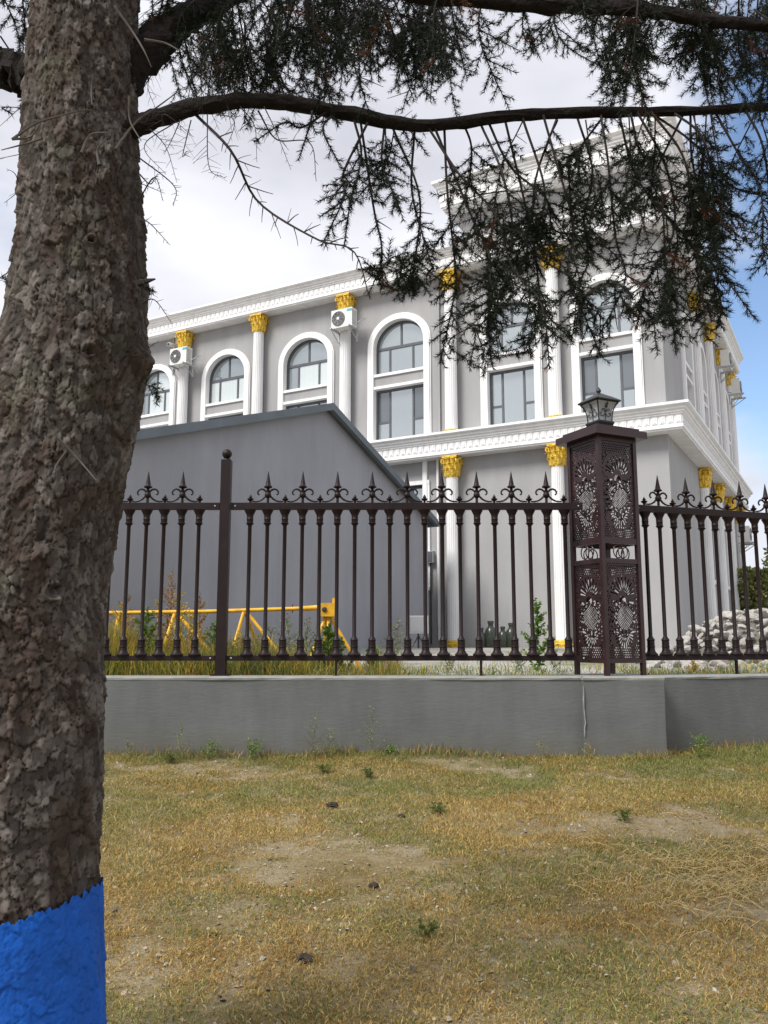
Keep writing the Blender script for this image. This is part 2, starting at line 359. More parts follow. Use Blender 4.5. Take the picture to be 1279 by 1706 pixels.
def soilmask(x, y):
    """0 bare soil .. 1 thick grass"""
    a = vnoise(x*.85+12.3, y*1.25+4.1, 21, 4)
    v = np.clip((a-.30)/.16, 0, 1)
    bare = np.exp(-(((x+1.05)/.62)**2+((y-4.35)/.75)**2))+np.exp(-(((x+2.05)/.9)**2+((y-7.2)/.5)**2))*.8+np.exp(-(((x-1.15)/.5)**2+((y-4.75)/.22)**2))*.6+np.exp(-(((x-.15)/.7)**2+((y-4.6)/.18)**2))*.45
    cl = vnoise(x*6, y*7.5, 81, 3); return np.clip(v-.28*bare+.14+(cl-.5)*2.2, .05, 1)
STRAW = np.array([[.36, .235, .085], [.42, .29, .12], [.30, .185, .062], [.46, .36, .19], [.25, .135, .045]])
GREEN = np.array([[.17, .185, .05], [.23, .225, .07], [.11, .14, .04], [.27, .25, .09]])
def lawncol(g, x, y):
    n = len(x)
    gr = vnoise(x*1.1+5, y*1.5+9, 33, 4); p = np.clip((gr-.48)/.18, 0, 1)*.58+.15+np.clip((y-6.9)/1.8, 0, .3)+np.clip((x-1.2)/6, 0, .14)
    c = STRAW[g.randint(0, len(STRAW), n)]; d = GREEN[g.randint(0, len(GREEN), n)]
    k = (g.rand(n) < p)[:, None]
    rust = vnoise(x*1.6+50, y*2+19, 44, 3)[:, None]
    c = c*(1-.30*np.clip((rust-.48)/.16, 0, 1)*np.array([.3, .55, .8]))*np.array([1.28, 1.33, 1.10])
    return np.clip(np.where(k, d*1.15, c)*g.uniform(.75, 1.25, (n, 1)), 0, 1)
def ylawn(g, x):
    # even cover on screen: denser close to the camera
    t = g.rand(len(x)); return 2.9+(wall_front(x)-.02-2.9)*t**1.12
def hl(g, x, y):
    m = soilmask(x, y); return g.uniform(.018, .052, len(x))*(.5+.7*m)*np.clip(.75+(y-3.)*.07, .75, 1.05)*(1+.5*np.clip((y-7.8), 0, 1)), .10+.9*m
me = blades('dry_grass', 600000, (-2.7, 4.9), ylawn, gz, hl, lawncol, .0020, 5, 1.12)
tag(link('dry_grass', me), 'short dry yellow and brown grass with green patches on the lawn before the wall', 'grass', kind='stuff')
# fringe along the wall foot
def yfr(g, x): return wall_front(x)-.02-np.abs(g.normal(0, .09, len(x)))-(np.where((x > 1.93) & (x < 2.77), .14, 0))
def hf(g, x, y):
    m = vnoise(x*2.3, y*0+3, 61, 3); return g.uniform(.04, .15, len(x))*(.35+1.0*m), np.clip((m-.25)*2.2, .05, 1)
me = blades('grass_fringe', 9000, (-4, 6.5), yfr, gz, hf, lambda g, x, y: np.clip(np.where((g.rand(len(x)) < .55)[:, None], GREEN[g.randint(0, 4, len(x))]*1.15, STRAW[g.randint(0, 5, len(x))])*g.uniform(.7, 1.2, (len(x), 1)), 0, 1), .0026, 8, .6)
tag(link('grass_fringe', me), 'longer green and straw grass growing along the foot of the cement wall', 'grass', kind='stuff')
# dead leaves, clods and pebbles on the lawn
g = np.random.RandomState(77); n = 5200
x = g.uniform(-2.6, 4.8, n); y = ylawn(g, x); z = gz(x, y)+.004
sz = g.uniform(.004, .016, n)*np.where(g.rand(n) < .05, 1.8, 1); az = g.uniform(0, 6.28, n)
ax = np.stack([np.cos(az), np.sin(az), g.normal(0, .3, n)], -1)*sz[:, None]; ay = np.stack([-np.sin(az), np.cos(az), g.normal(0, .3, n)], -1)*(sz*.7)[:, None]
up = np.stack([0*z, 0*z, sz*.6], -1); c0 = np.stack([x, y, z], -1)
V = np.stack([c0-ax, c0-ay, c0+ax, c0+ay, c0+up], 1).reshape(-1, 3); b = np.arange(n)*5
F = np.concatenate([np.stack([b+i, b+(i+1) % 4, b+4], -1) for i in range(4)])
base = np.array([[.30, .27, .22], [.42, .38, .32], [.17, .13, .09], [.36, .30, .21], [.10, .08, .06]])
T = np.repeat(base[g.randint(0, 5, n)][:, None, :], 5, 1).reshape(-1, 3)
tag(link('litter', npmesh('litter', V, F, attr_mat('litter_bits', .9), T)), 'small clods, pebbles and dead leaf bits scattered in the lawn', 'litter', kind='stuff')

gq = random.Random(31)
M['clod'] = mat('dark_earth', (.035, .027, .020), 1, noise=(30, .4), bump=(60, .8, .01))
for (px, py, r_, lab) in ((508, 1602, .038, 'dark earth clod in the foreground near the blue trunk foot'), (622, 1478, .030, 'small dark earth clod at the middle of the lawn'), (553, 1345, .045, 'dark clod with pale top halfway to the wall'), (355, 1560, .020, 'tiny dark clod between trunk and foreground clod'), (668, 1362, .028, 'flat dark clod right of the pale topped one')):
    Y = 6.
    for it in range(60):
        q = at(px, py, Y); Y += (q.z-float(gz(q.x, q.y)))*1.6
    bm = bmesh.new(); bmesh.ops.create_icosphere(bm, subdivisions=3, radius=r_)
    for v in bm.verts: v.co *= 1+gq.uniform(-.22, .22); v.co.z *= .6
    me = bpy.data.meshes.new('earth_clod'); bm.to_mesh(me); bm.free(); me.materials.append(M['clod'])
    tag(link('earth_clod', me, None, (q.x, q.y, float(gz(q.x, q.y))+r_*.25)), lab, 'clod', 'dark clods on the lawn')
# long straw lying at the right of the lawn
mb = MB()
for i in range(620):
    cx = rnd.gauss(2.05, .45); cy = rnd.gauss(5.25, .38); a = rnd.uniform(-1.3, 1.3)+(math.pi if rnd.random() < .5 else 0); Ls = rnd.uniform(.05, .20); bend = rnd.uniform(-.35, .35)
    pts = []
    px, py = cx, cy
    for k in range(5):
        pts.append((px, py, float(gz(px, py))+.015+.025*math.sin(k/4*math.pi)+rnd.uniform(0, .008)))
        px += math.cos(a+bend*k/2)*Ls/4; py += math.sin(a+bend*k/2)*Ls/4
    mb.tube(pts, [.0013]*5, 3, False)
tag(mb.build('straw', mat('pale_straw', (.46, .35, .16), .8, noise=(30, .25))), 'long pale straw stalks lying loose on the lawn at the right', 'straw', kind='stuff')

# ================================================================= LOW WALL
wall = thing('boundary_wall', 'low grey cement rendered wall carrying the iron fence', 'wall')
def runwall(mb, x0, x1, z0, z1, T=None, th=.42, nxs=60):
    """slightly uneven rendered run; front face at y=0 local"""
    vs = []; cols = 5
    xsn = [x0+(x1-x0)*i/nxs for i in range(nxs+1)]
    for x in xsn:
        for j in range(cols+1):
            z = z0+(z1-z0)*j/cols
            vs.append(Vector((x, .006*math.sin(x*2.1+j)+.004*math.sin(x*5.3+2*j), z)))
        vs.append(Vector((x, th, z1))); vs.append(Vector((x, th, z0)))
    st = cols+3; fs = []
    for i in range(nxs):
        for j in range(st):
            fs.append((i*st+j, (i+1)*st+j, (i+1)*st+(j+1) % st, i*st+(j+1) % st))
    fs.append(tuple(range(st))); fs.append(tuple(nxs*st+k for k in range(st-1, -1, -1)))
    if T is not None: vs = [T @ v for v in vs]
    mb.add(vs, fs)
TR = Matrix.Translation((WX, WY, 0)) @ Matrix.Rotation(ANG, 4, 'Z')
mb = MB(); runwall(mb, -14, 1.99, 0, WTOP-.035, Matrix.Translation((0, 8.70, 0))); mb.build('wall_run', M['render'], wall, True)
mb = MB(); runwall(mb, .03, 14, 0, WTOP-.035, TR); mb.build('wall_run', M['render'], wall, True)
mb = MB(); runwall(mb, 1.985, 2.785, 0, WTOP-.033, Matrix.Translation((0, 8.615, 0)), .95, 8); mb.build('pier_plinth', M['render'], wall, True)
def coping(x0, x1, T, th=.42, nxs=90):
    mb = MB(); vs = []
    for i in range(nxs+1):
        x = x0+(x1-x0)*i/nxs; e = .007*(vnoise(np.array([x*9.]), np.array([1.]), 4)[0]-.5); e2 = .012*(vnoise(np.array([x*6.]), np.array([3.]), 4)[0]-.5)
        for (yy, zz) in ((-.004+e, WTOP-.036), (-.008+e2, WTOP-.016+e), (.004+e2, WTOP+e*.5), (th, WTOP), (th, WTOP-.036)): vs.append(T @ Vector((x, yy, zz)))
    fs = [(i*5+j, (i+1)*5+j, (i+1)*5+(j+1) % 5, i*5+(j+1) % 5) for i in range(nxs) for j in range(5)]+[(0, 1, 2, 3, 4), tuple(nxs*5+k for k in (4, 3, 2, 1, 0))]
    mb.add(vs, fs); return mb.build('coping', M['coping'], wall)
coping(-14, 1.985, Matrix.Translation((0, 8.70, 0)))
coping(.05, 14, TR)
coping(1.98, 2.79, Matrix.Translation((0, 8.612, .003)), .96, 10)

mb = MB(); gq = random.Random(8); pts = []
for i in range(12): pts.append((1.984+gq.uniform(-.006, .006), 8.606+gq.uniform(-.003, .003), .60+i*.045))
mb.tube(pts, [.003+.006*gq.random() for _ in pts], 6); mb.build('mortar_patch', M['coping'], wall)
# ================================================================= FENCE
RT = 2.955; RB = 1.362   # centres of the rails
SP = .1855
def lathe_mesh(name, prof, n, m): return MB().lathe(prof, n).mesh(name, m, True)
zt = RT-.038; zb = RB+.026
bal = lathe_mesh('baluster', [(.066, zb), (.070, zb+.012), (.050, zb+.032), (.040, zb+.05), (.038, zb+.085), (.045, zb+.092), (.038, zb+.10), (.038, zb+.155), (.046, zb+.160), (.040, zb+.168), (.028, zb+.185), (.0205, zb+.20),
    (.0205, zt-.175), (.026, zt-.165), (.044, zt-.145), (.034, zt-.138), (.035, zt-.105), (.038, zt-.10), (.035, zt-.095), (.036, zt-.06), (.048, zt-.035), (.060, zt-.012), (.064, zt)], 10, M['iron'])
spear = lathe_mesh('spear_finial', [(.014, 0), (.014, .05), (.030, .065), (.036, .085), (.030, .105), (.014, .12), (.018, .14), (.012, .15), (.02, .158), (.043, .166), (.046, .176), (.03, .19), (.026, .21), (.004, .335), (.0015, .345)], 12, M['iron'])
fleur = lathe_mesh('rosette', [(.012, 0), (.014, .02), (.030, .03), (.036, .045), (.022, .05), (.014, .055), (.02, .062), (.012, .075), (.002, .092)], 8, M['iron'])
mb = MB()
for s in (-1, 1):
    def sc(pts): return [(s*a*.00112, 0, b*.00112) for a, b in pts]
    mb.tube(sc([(12, 92), (22, 112), (40, 128), (62, 134), (84, 126), (97, 108), (97, 90), (88, 78), (80, 84)]), [.008, .010, .011, .011, .010, .010, .009, .008, .007], 7)
    mb.tube(sc([(14, 74), (30, 58), (52, 36), (80, 20), (112, 13), (148, 14)]), [.010, .011, .011, .010, .009, .007], 7)
scroll = mb.mesh('scroll', M['iron'], True)
def panel(label, T, n0, n1, spear_par, feet, x_start, x_end, half=()):
    """bars i=n0..n1 at x=i*SP in the local frame T; spears on bars with i%2==spear_par"""
    p = thing('iron_fence', label, 'fence', group='iron fence panels on the low wall')
    p.matrix_world = T
    mb = MB().box((x_start, -.024, RT-.037), (x_end, .024, RT+.037)); mb.build('rail', M['iron'], p)
    mb = MB().box((x_start, -.024, RB-.026), (x_end, .024, RB+.026)); mb.build('rail', M['iron'], p)
    for i in range(n0, n1+1):
        link('baluster', bal, p, (i*SP, 0, 0))
        if i % 2 == spear_par:
            f = link('spear_finial', spear, p, (i*SP, 0, RT+.037)); link('scroll', scroll, f)
        elif i not in half: link('rosette', fleur, p, (i*SP, 0, RT+.037))
    for x in feet:
        MB().box((x-.012, -.014, WTOP-.002), (x+.012, .014, RB-.027)).box((x-.03, -.03, WTOP-.004), (x+.03, .03, WTOP+.004)).build('support_foot', M['iron'], p)
    for x in (x_start+.045, x_end-.045):
        for z in (RT, RB): MB().lathe([(.009, 0), (.009, .004), (.004, .008)], 8, T=Matrix.Translation((x, -.024, z)) @ Matrix.Rotation(R(90), 4, 'X')).build('bolt', M['galv'], p)
    return p
FY = 8.925
xp = at(371, 1000, FY).x; x0 = at(415.5, 900, FY).x
panel('long middle iron fence panel between the round-capped post and the lattice pillar', Matrix.Translation((x0, FY, 0)), 0, 18, 1, [5.0*SP, 13.08*SP], xp+.062-x0, 2.11-x0)
xl = at(330.3, 900, FY).x
panel('iron fence panel left of the round-capped post, running behind the spruce trunk', Matrix.Translation((xl, FY, 0)), -13, 0, 1, [-9*SP], -14.5*SP, xp-.062-xl)
Tr = Matrix.Translation((2.82, 9.08, 0)) @ Matrix.Rotation(ANG, 4, 'Z')
panel('iron fence panel right of the lattice pillar, in front of the rubble pile', Tr, 0, 15, 1, [5.95*SP], -.14, 15.8*SP)
post = thing('fence_post', 'square dark iron fence post topped with a round ball', 'post', (xp, FY, WTOP))
zt2 = 3.455-WTOP
MB().box((-.052, -.052, .014), (.052, .052, zt2)).build('shaft', M['iron'], post)
MB().box((-.095, -.08, 0), (.095, .08, .016)).build('base_plate', M['iron'], post)
MB().lathe([(.045, 0), (.04, .012), (.022, .018), (.036, .03), (.05, .052), (.054, .07), (.05, .09), (.036, .11), (.015, .123), (.001, .126)], 18, (0, 0, zt2)).build('ball_cap', M['iron'], post, True)
post2 = thing('fence_post', 'square iron fence post hidden behind the spruce trunk', 'post', (xl-14.8*SP, FY, WTOP))
for ch in list(post.children):
    c = ch.copy(); COL.objects.link(c); c.parent = post2
post3 = thing('fence_post', 'square iron fence post past the right edge of the view', 'post', Tr @ Vector((16.2*SP, 0, WTOP)), ANG)
for ch in list(post.children):
    c = ch.copy(); COL.objects.link(c); c.parent = post3

# ---- lattice pillar
PW = .52; PA = R(25.7); PC = Vector((2.372, 9.067, 0))
pil = thing('fence_pillar', 'tall maroon metal pillar with pierced lattice panels on the wall', 'pillar', (PC.x, PC.y, WTOP), PA)
hz0 = 3.685-WTOP; h = PW/2; t = .045
for sx in (-1, 1):
    for sy in (-1, 1):
        x_, y_ = sx*(h-t/2), sy*(h-t/2)
        MB().box((x_-t/2, y_-t/2, 0), (x_+t/2, y_+t/2, hz0)).build('corner_post', M['iron_post'], pil)
rails = [(.13, .165), (1.155, 1.205), (1.36, 1.415), (hz0-.045, hz0-.003)]
for k in range(4):
    Tq = Matrix.Rotation(R(90)*k, 4, 'Z')
    for (a, b) in rails:
        MB().box((-h+t, -h+.004, a), (h-t, -h+t-.004, b), Tq).build('crossbar', M['iron_post'], pil)
MB().box((-h-.085, -h-.085, hz0), (h+.085, h+.085, hz0+.075)).box((-h-.03, -h-.03, hz0+.075), (h+.03, h+.03, hz0+.115)).build('cap', M['iron_post'], pil)
def lat_field(w, hh, flip):
    rg = random.Random(3)
    holes = []   # circles (x,y,r), capsules (x0,y0,x1,y1,r)
    caps = []
    def both(f, *a):
        f(*a)
    P = .028; row = 0; y = .022
    while y < hh-.015:
        band = y < .12*hh or y > .885*hh
        x = .018+(P/2 if row % 2 else 0)
        while x < w-.012:
            u = abs(x-w/2)/(w/2); v = y/hh
            fan = ((x-w/2)/(w*.44))**2+((y-hh*.73)/(hh*.155))**2 < 1 or ((x-w/2)/(w*.42))**2+((y-hh*.20)/(hh*.09))**2 < 1
            oval = ((x-w/2)/(w*.36))**2+((y-hh*.44)/(hh*.16))**2 < 1.12
            if band or (not fan and not oval and rg.random() < .8):
                holes.append((x+rg.uniform(-.002, .002), y, .0092 if band else rg.uniform(.006, .0125)))
            x += P
        y += P*.86; row += 1
    # petal fans
    for (cy, s, n_, r0, r1) in ((hh*.66, 1, 11, .06, .20), (hh*.27, -1, 11, .05, .15), (hh*.60, 1, 7, .02, .05)):
        for i in range(n_):
            a = R(-78+156*i/(n_-1)); kx = w/.44
            rr1 = r1*(.78+.22*math.cos(a))
            caps.append((w/2+math.sin(a)*r0*kx, cy+s*math.cos(a)*r0, w/2+math.sin(a)*rr1*kx*.95, cy+s*math.cos(a)*rr1, .0105))
    # oval of diamonds
    D = .027
    for i in range(-9, 10):
        for j in range(-12, 13):
            x = w/2+(i+j)*D/2; y = hh*.44+(i-j)*D/2
            if ((x-w/2)/(w*.30))**2+((y-hh*.44)/(hh*.13))**2 < 1: holes.append((x, y, .0088))
    # scrolls round the oval
    for s in (-1, 1):
        for k in range(9):
            a = R(-75+150*k/8); x = w/2+s*math.cos(a)*w*.355; y = hh*.44+math.sin(a)*hh*.15
            holes.append((x, y, .012+.004*(k % 2)))
        for q in (1, -1):
            caps.append((w/2+s*w*.17, hh*.44+q*hh*.165, w/2+s*w*.31, hh*.44+q*hh*.15, .013)); caps.append((w/2+s*w*.06, hh*.44+q*hh*.14, w/2+s*w*.05, hh*.44+q*hh*.18, .011))
    nxg = int(w/.0048); nyg = int(hh/.0048)
    X, Y = np.meshgrid(np.linspace(0, w, nxg+1), np.linspace(0, hh, nyg+1))
    f = np.full(X.shape, -1.)
    for (a, b, r) in holes: f = np.maximum(f, r-np.hypot(X-a, Y-b))
    for (a, b, c, d, r) in caps:
        L2 = (c-a)**2+(d-b)**2; tt = np.clip(((X-a)*(c-a)+(Y-b)*(d-b))/L2, 0, 1)
        rr = r*(.55+.45*tt); f = np.maximum(f, rr-np.hypot(X-a-tt*(c-a), Y-b-tt*(d-b)))
    edge = np.minimum(np.minimum(X, w-X), np.minimum(Y, hh-Y)); f = np.where(edge < .007, -.005, f)
    if flip: f = f[::-1]
    return X, Y, f
def lattice(w, hh, flip):
    X, Y, f = lat_field(w, hh, flip); verts = {}; V = []; Fc = []
    def vid(key, p):
        if key not in verts: verts[key] = len(V); V.append((p[0]-w/2, 0, p[1]))
        return verts[key]
    ny_, nx_ = f.shape
    for j in range(ny_-1):
        for i in range(nx_-1):
            cs = ((i, j), (i+1, j), (i+1, j+1), (i, j+1)); val = [f[b, a] for a, b in cs]
            if min(val) >= 0: continue
            poly = []
            for k in range(4):
                a, b = cs[k], cs[(k+1) % 4]; fa, fb = val[k], val[(k+1) % 4]
                if fa < 0: poly.append(vid(a, (X[a[1], a[0]], Y[a[1], a[0]])))
                if (fa < 0) != (fb < 0):
                    tt = fa/(fa-fb); tt = min(max(tt, .04), .96); pa = (X[a[1], a[0]], Y[a[1], a[0]]); pb = (X[b[1], b[0]], Y[b[1], b[0]])
                    key = (min(a, b), max(a, b)); poly.append(vid(key, (pa[0]+(pb[0]-pa[0])*tt, pa[1]+(pb[1]-pa[1])*tt)))
            if len(poly) > 2: Fc.append(tuple(poly))
    m = MB(); m.v = V; m.f = Fc; me = m.mesh('lattice_panel', M['iron_post']); return me
w_ = PW-2*t-.002
low = lattice(w_, 1.155-.165, False); upp = lattice(w_, (hz0-.045)-1.415, False)
for k in range(4):
    for me, z in ((low, .165), (upp, 1.415)):
        o = link('lattice_panel', me, pil); o.matrix_local = Matrix.Rotation(R(90)*k, 4, 'Z') @ Matrix.Translation((0, -h+.02, z))
        so_ = o.modifiers.new('thickness', 'SOLIDIFY'); so_.thickness = .004; so_.offset = 0
    for s in (-1, 1):   # pairs of rings between the panels
        mb = MB(); c = Vector((s*.035, -h+.02+s*.004, 1.2825)); pts = [c+Vector((math.cos(a)*.062, 0, math.sin(a)*.070)) for a in [2*math.pi*i/20 for i in range(21)]]
        mb.tube(pts, .0065, 6, False); o = mb.build('ring', M['iron_post'], pil, True); o.matrix_local = Matrix.Rotation(R(90)*k, 4, 'Z')

# ---- lantern
lz = WTOP+hz0+.115
LS = 1.06
lamp = thing('pillar_lantern', 'black four-sided lantern with scrollwork standing on the lattice pillar', 'lantern', (PC.x, PC.y, lz), PA)
def sq(prof, m, name, parent, extra=None, smooth=False):
    mb = MB(); mb.lathe([(r*math.sqrt(2), z) for r, z in prof], 4, rot=R(45)); 
    if extra: extra(mb)
    return mb.build(name, m, parent, smooth)
S_ = 1.0
sq([(.085, 0), (.085, .06), (.10, .06), (.118, .10), (.118, .118)], M['lantern'], 'base', lamp)
prof = [(.098, .118), (.099, .17), (.104, .22), (.115, .27), (.132, .31), (.155, .345)]
sq([(r-.008, z) for r, z in prof], M['lglass'], 'glass', lamp)
for k in range(4):
    Tq = Matrix.Rotation(R(90)*k, 4, 'Z')
    pts = [Tq @ Vector((r, -r, z)) for r, z in prof]
    MB().tube(pts, .0085, 6).build('frame_rib', M['lantern'], lamp, True)
    mb = MB()
    def fy(z): 
        return -float(np.interp(z, [p[1] for p in prof], [p[0] for p in prof]))-.004
    def P3(x, z): return Tq @ Vector((x, fy(z), z))
    mb.tube([P3(0, z) for z in (.118, .16, .2, .24, .28, .31, .34)], .0048, 5)
    for s in (-1, 1):
        mb.tube([P3(s*a, z) for a, z in ((.004, .205), (.02, .182), (.045, .172), (.068, .182), (.078, .202), (.068, .218), (.054, .212), (.058, .2))], .0045, 5)
        mb.tube([P3(s*a, z) for a, z in ((.004, .225), (.02, .245), (.038, .262), (.052, .255), (.052, .24), (.042, .236))], .0045, 5)
        mb.tube([P3(s*a, z) for a, z in ((.002, .275), (.015, .29), (.028, .295))], [.006, .005, .002], 5)
        mb.tube([P3(s*a, z) for a, z in ((.002, .30), (.010, .312), (.018, .322))], [.006, .005, .002], 5)
    mb.build('scrollwork', M['lantern'], lamp, True)
sq([(.150, .345), (.175, .352), (.180, .362), (.172, .375), (.10, .425), (.055, .452), (.03, .47)], M['lantern'], 'roof', lamp)
MB().lathe([(.03, .468), (.022, .478), (.018, .486), (.028, .492), (.030, .505), (.022, .525), (.008, .545), (.001, .552)], 12).build('finial', M['lantern'], lamp, True)

lamp.scale = (.93, .93, .93)
# ================================================================= MAIN BUILDING
C0 = (6.1734, 18.0); BANG = math.atan2(.48315, -.87554)
BG = 1.38
bld = thing('building', 'large grey stuccoed building with white cornices and gilded columns', 'building', (C0[0], C0[1], 0), BANG)
BT = Matrix.Translation((C0[0], C0[1], 0)) @ Matrix.Rotation(BANG, 4, 'Z')
SL = 20.0; TL = 12.1; ZB0, ZB1 = 6.03, 6.60; ZC0, ZC1 = 10.80, 11.36
def arch(cx, hw, z0, zs, rise, n=18):
    """closed outline, ccw in (x,z)"""
    pts = [(cx-hw, z0), (cx+hw, z0)]
    for i in range(n+1):
        a = math.pi*i/n; pts.append((cx+hw*math.cos(a), zs+rise*math.sin(a)))
    return pts
def rect(x0, x1, z0, z1): return [(x0, z0), (x1, z0), (x1, z1), (x0, z1)]
def holed(outer, holes, depth, name, m, parent, T=None):
    bm = bmesh.new()
    def loop(pts):
        vs = [bm.verts.new((p[0], 0, p[1])) for p in pts]; return vs, [bm.edges.new((vs[i], vs[(i+1) % len(vs)])) for i in range(len(vs))]
    es = []; hv = []
    _, e = loop(outer); es += e
    for hpts in holes: v, e = loop(hpts); es += e; hv.append(v)
    bmesh.ops.triangle_fill(bm, use_beauty=True, use_dissolve=False, edges=es)
    for v in hv:
        nv = [bm.verts.new((q.co.x, -depth, q.co.z)) for q in v]
        for i in range(len(v)): bm.faces.new((v[i], v[(i+1) % len(v)], nv[(i+1) % len(v)], nv[i]))
    bm.normal_update()
    me = bpy.data.meshes.new(name); bm.to_mesh(me); bm.free(); me.materials.append(m)
    o = link(name, me, parent)
    if T is not None: o.matrix_local = T
    return o
# facade A lies in local y=0 (outward +y); facade B in local x=0, turned
TBf = Matrix.Rotation(R(90), 4, 'Z')   # local x -> +y ; outward (+y) -> -x ;  we use x = -t
winA = [(1.25, .62), (3.55, .60), (6.60, .74), (9.50, .74), (12.32, .72), (15.15, .72), (18.0, .72)]
winB = [(3.1, .55), (5.55, .52), (8.05, .52), (10.65, .52)]
def holes_for(wins, sign=1):
    hs = []
    for c, hw in wins:
        hs.append(arch(sign*c, hw, 8.50, 9.25, min(.66, hw*.92))); hs.append(rect(sign*c-hw, sign*c+hw, 6.72, 8.10))
    return hs
holed(rect(0, SL, ZB1-.05, ZC0+.1), holes_for(winA), .17, 'upper_wall', M['stucco'], bld)
holed(rect(-TL, 0, ZB1-.05, ZC0+.1), holes_for(winB, -1), .17, 'upper_wall', M['stucco'], bld, TBf)
gA = [(6.60, .76, 2.9, 5.45)]; gB = [(5.55, .5, 3.2, 4.9), (8.05, .5, 3.2, 4.9)]
holed(rect(0, SL, 0, ZB0+.1), [rect(c-q, c+q, a, b) for c, q, a, b in gA], .17, 'lower_wall', M['stucco'], bld)
holed(rect(-TL, 0, 0, ZB0+.1), [rect(-c-q, -c+q, a, b) for c, q, a, b in gB], .17, 'lower_wall', M['stucco'], bld, TBf)
MB().box((-.0, -TL-.02, .0), (SL, -TL, ZC0+.1)).box((SL, -TL, 0), (SL+.02, 0, ZC0+.1)).build('rear_wall', M['stucco'], bld)
MB().box((.01, -TL+.01, ZC1-.14), (SL-.01, -.01, ZC1-.04)).build('roof', M['roof'], bld)
# vertical trim strips where the facade steps
for s in (5.42, 14.35):
    MB().box((s, .001, ZB1), (s+.05, .06, ZC0)).build('corner_strip', M['stucco'], bld)
MB().box((5.80, .001, 1.3), (5.92, .07, ZB0)).build('window_casing', M['white'], bld)
MB().tube([(5.50, .06, 1.6), (5.50, .06, ZB0)], .035, 10).build('downpipe', M['white'], bld, True)

def sweep(path, prof, closed_ends=True):
    """path: 2-D points (x,y); prof: list of (d,z) with d outward distance; outward is to the left of travel"""
    mb = MB(); n = len(path); rings = []
    for i, p in enumerate(path):
        def nrm(a, b):
            d = Vector((b[0]-a[0], b[1]-a[1])).normalized(); return Vector((-d.y, d.x))
        if i == 0: m_ = nrm(path[0], path[1]); k = 1
        elif i == n-1: m_ = nrm(path[-2], path[-1]); k = 1
        else:
            a = nrm(path[i-1], p); b = nrm(p, path[i+1]); m_ = (a+b).normalized(); k = 1/max(.2, m_.dot(a))
        rings.append([(p[0]+m_.x*d*k, p[1]+m_.y*d*k, z) for d, z in prof])
    q = len(prof); vs = [v for r in rings for v in r]; fs = []
    for i in range(n-1):
        for j in range(q): fs.append((i*q+j, i*q+(j+1) % q, (i+1)*q+(j+1) % q, (i+1)*q+j))
    fs.append(tuple(range(q))); fs.append(tuple((n-1)*q+j for j in range(q-1, -1, -1)))
    return mb.add(vs, fs)
# outward of A is +y travelling -x ... left of travel (-x) is -y, so travel +x for left=+y
def corn_prof(z0, z1, P=.55):
    H = z1-z0; f = lambda k: z0+H*k
    return [(-.02, f(0)), (P*.66, f(0)), (P*.66, f(.05)), (P*.72, f(.07)), (P*.72, f(.20)), (P*.66, f(.22)), (P*.66, f(.56)), (P*.72, f(.58)), (P*.72, f(.62)),
            (P*.78, f(.66)), (P*.78, f(.73)), (P*.86, f(.76)), (P*.86, f(.84)), (P*.94, f(.87)), (P, f(.90)), (P, f(1)), (-.02, f(1.0))]
pathm = [(0, -TL), (0, 0), (SL, 0)]
def cornice(z0, z1, path, P=.55, name='cornice'):
    return sweep(path, corn_prof(z0, z1, P)).build(name, M['white'], bld)
cornice(ZC0, ZC1, pathm); cornice(ZB0, ZB1, pathm, name='belt_course')
# attic block over the corner bay
AX, AY = 4.75, 4.5; ZA0, ZA1 = 12.42, 13.14
MB().box((.02, -AY, ZC1-.05), (AX, -.02, ZA1-.06)).build('attic_wall', M['stucco'], bld)
cornice(ZA0, ZA1, [(0, -AY), (0, 0), (AX, 0), (AX, -AY)], .60)
# dentil blocks: carved panels with a groove
def dentil_mesh(wd, z0, z1):
    mb = MB(); H = z1-z0; a = z0+.26*H; b = z0+.53*H; y = .55*.66
    mb.box((-wd/2, y-.01, a), (wd/2, y+.020, b)); 
    mb.box((-wd*.22, y+.020, a+.02), (wd*.22, y+.030, b-.015))
    return mb.mesh('dentil', M['white'])
pit = .165
dm = dentil_mesh(pit*.72, ZB0, ZB1)
for k in range(46): link('dentil', dm, bld, (-.30+k*pit, 0, 0))
for k in range(70):
    o = link('dentil', dm, bld); o.matrix_local = Matrix.Rotation(R(90), 4, 'Z') @ Matrix.Translation((.30-k*pit, 0, 0))
dm2 = dentil_mesh(pit*.72, ZC0, ZC1)
for k in range(100): link('dentil', dm2, bld, (-.30+k*pit, 0, 0))
mb = MB()
for k in range(34): mb.box((-.3+k*pit-.06, .60*.66-.01, ZA0+.19), (-.3+k*pit+.06, .60*.66+.022, ZA0+.38))
tag(mb.build('attic_dentils', M['white'], bld), kind='stuff')
mb = MB()
for k in range(75): mb.box((-.55*.66-.022, .3-k*pit-.06, ZC0+.15), (-.55*.66+.01, .3-k*pit+.06, ZC0+.30))
tag(mb.build('side_dentils', M['white'], bld), kind='stuff')

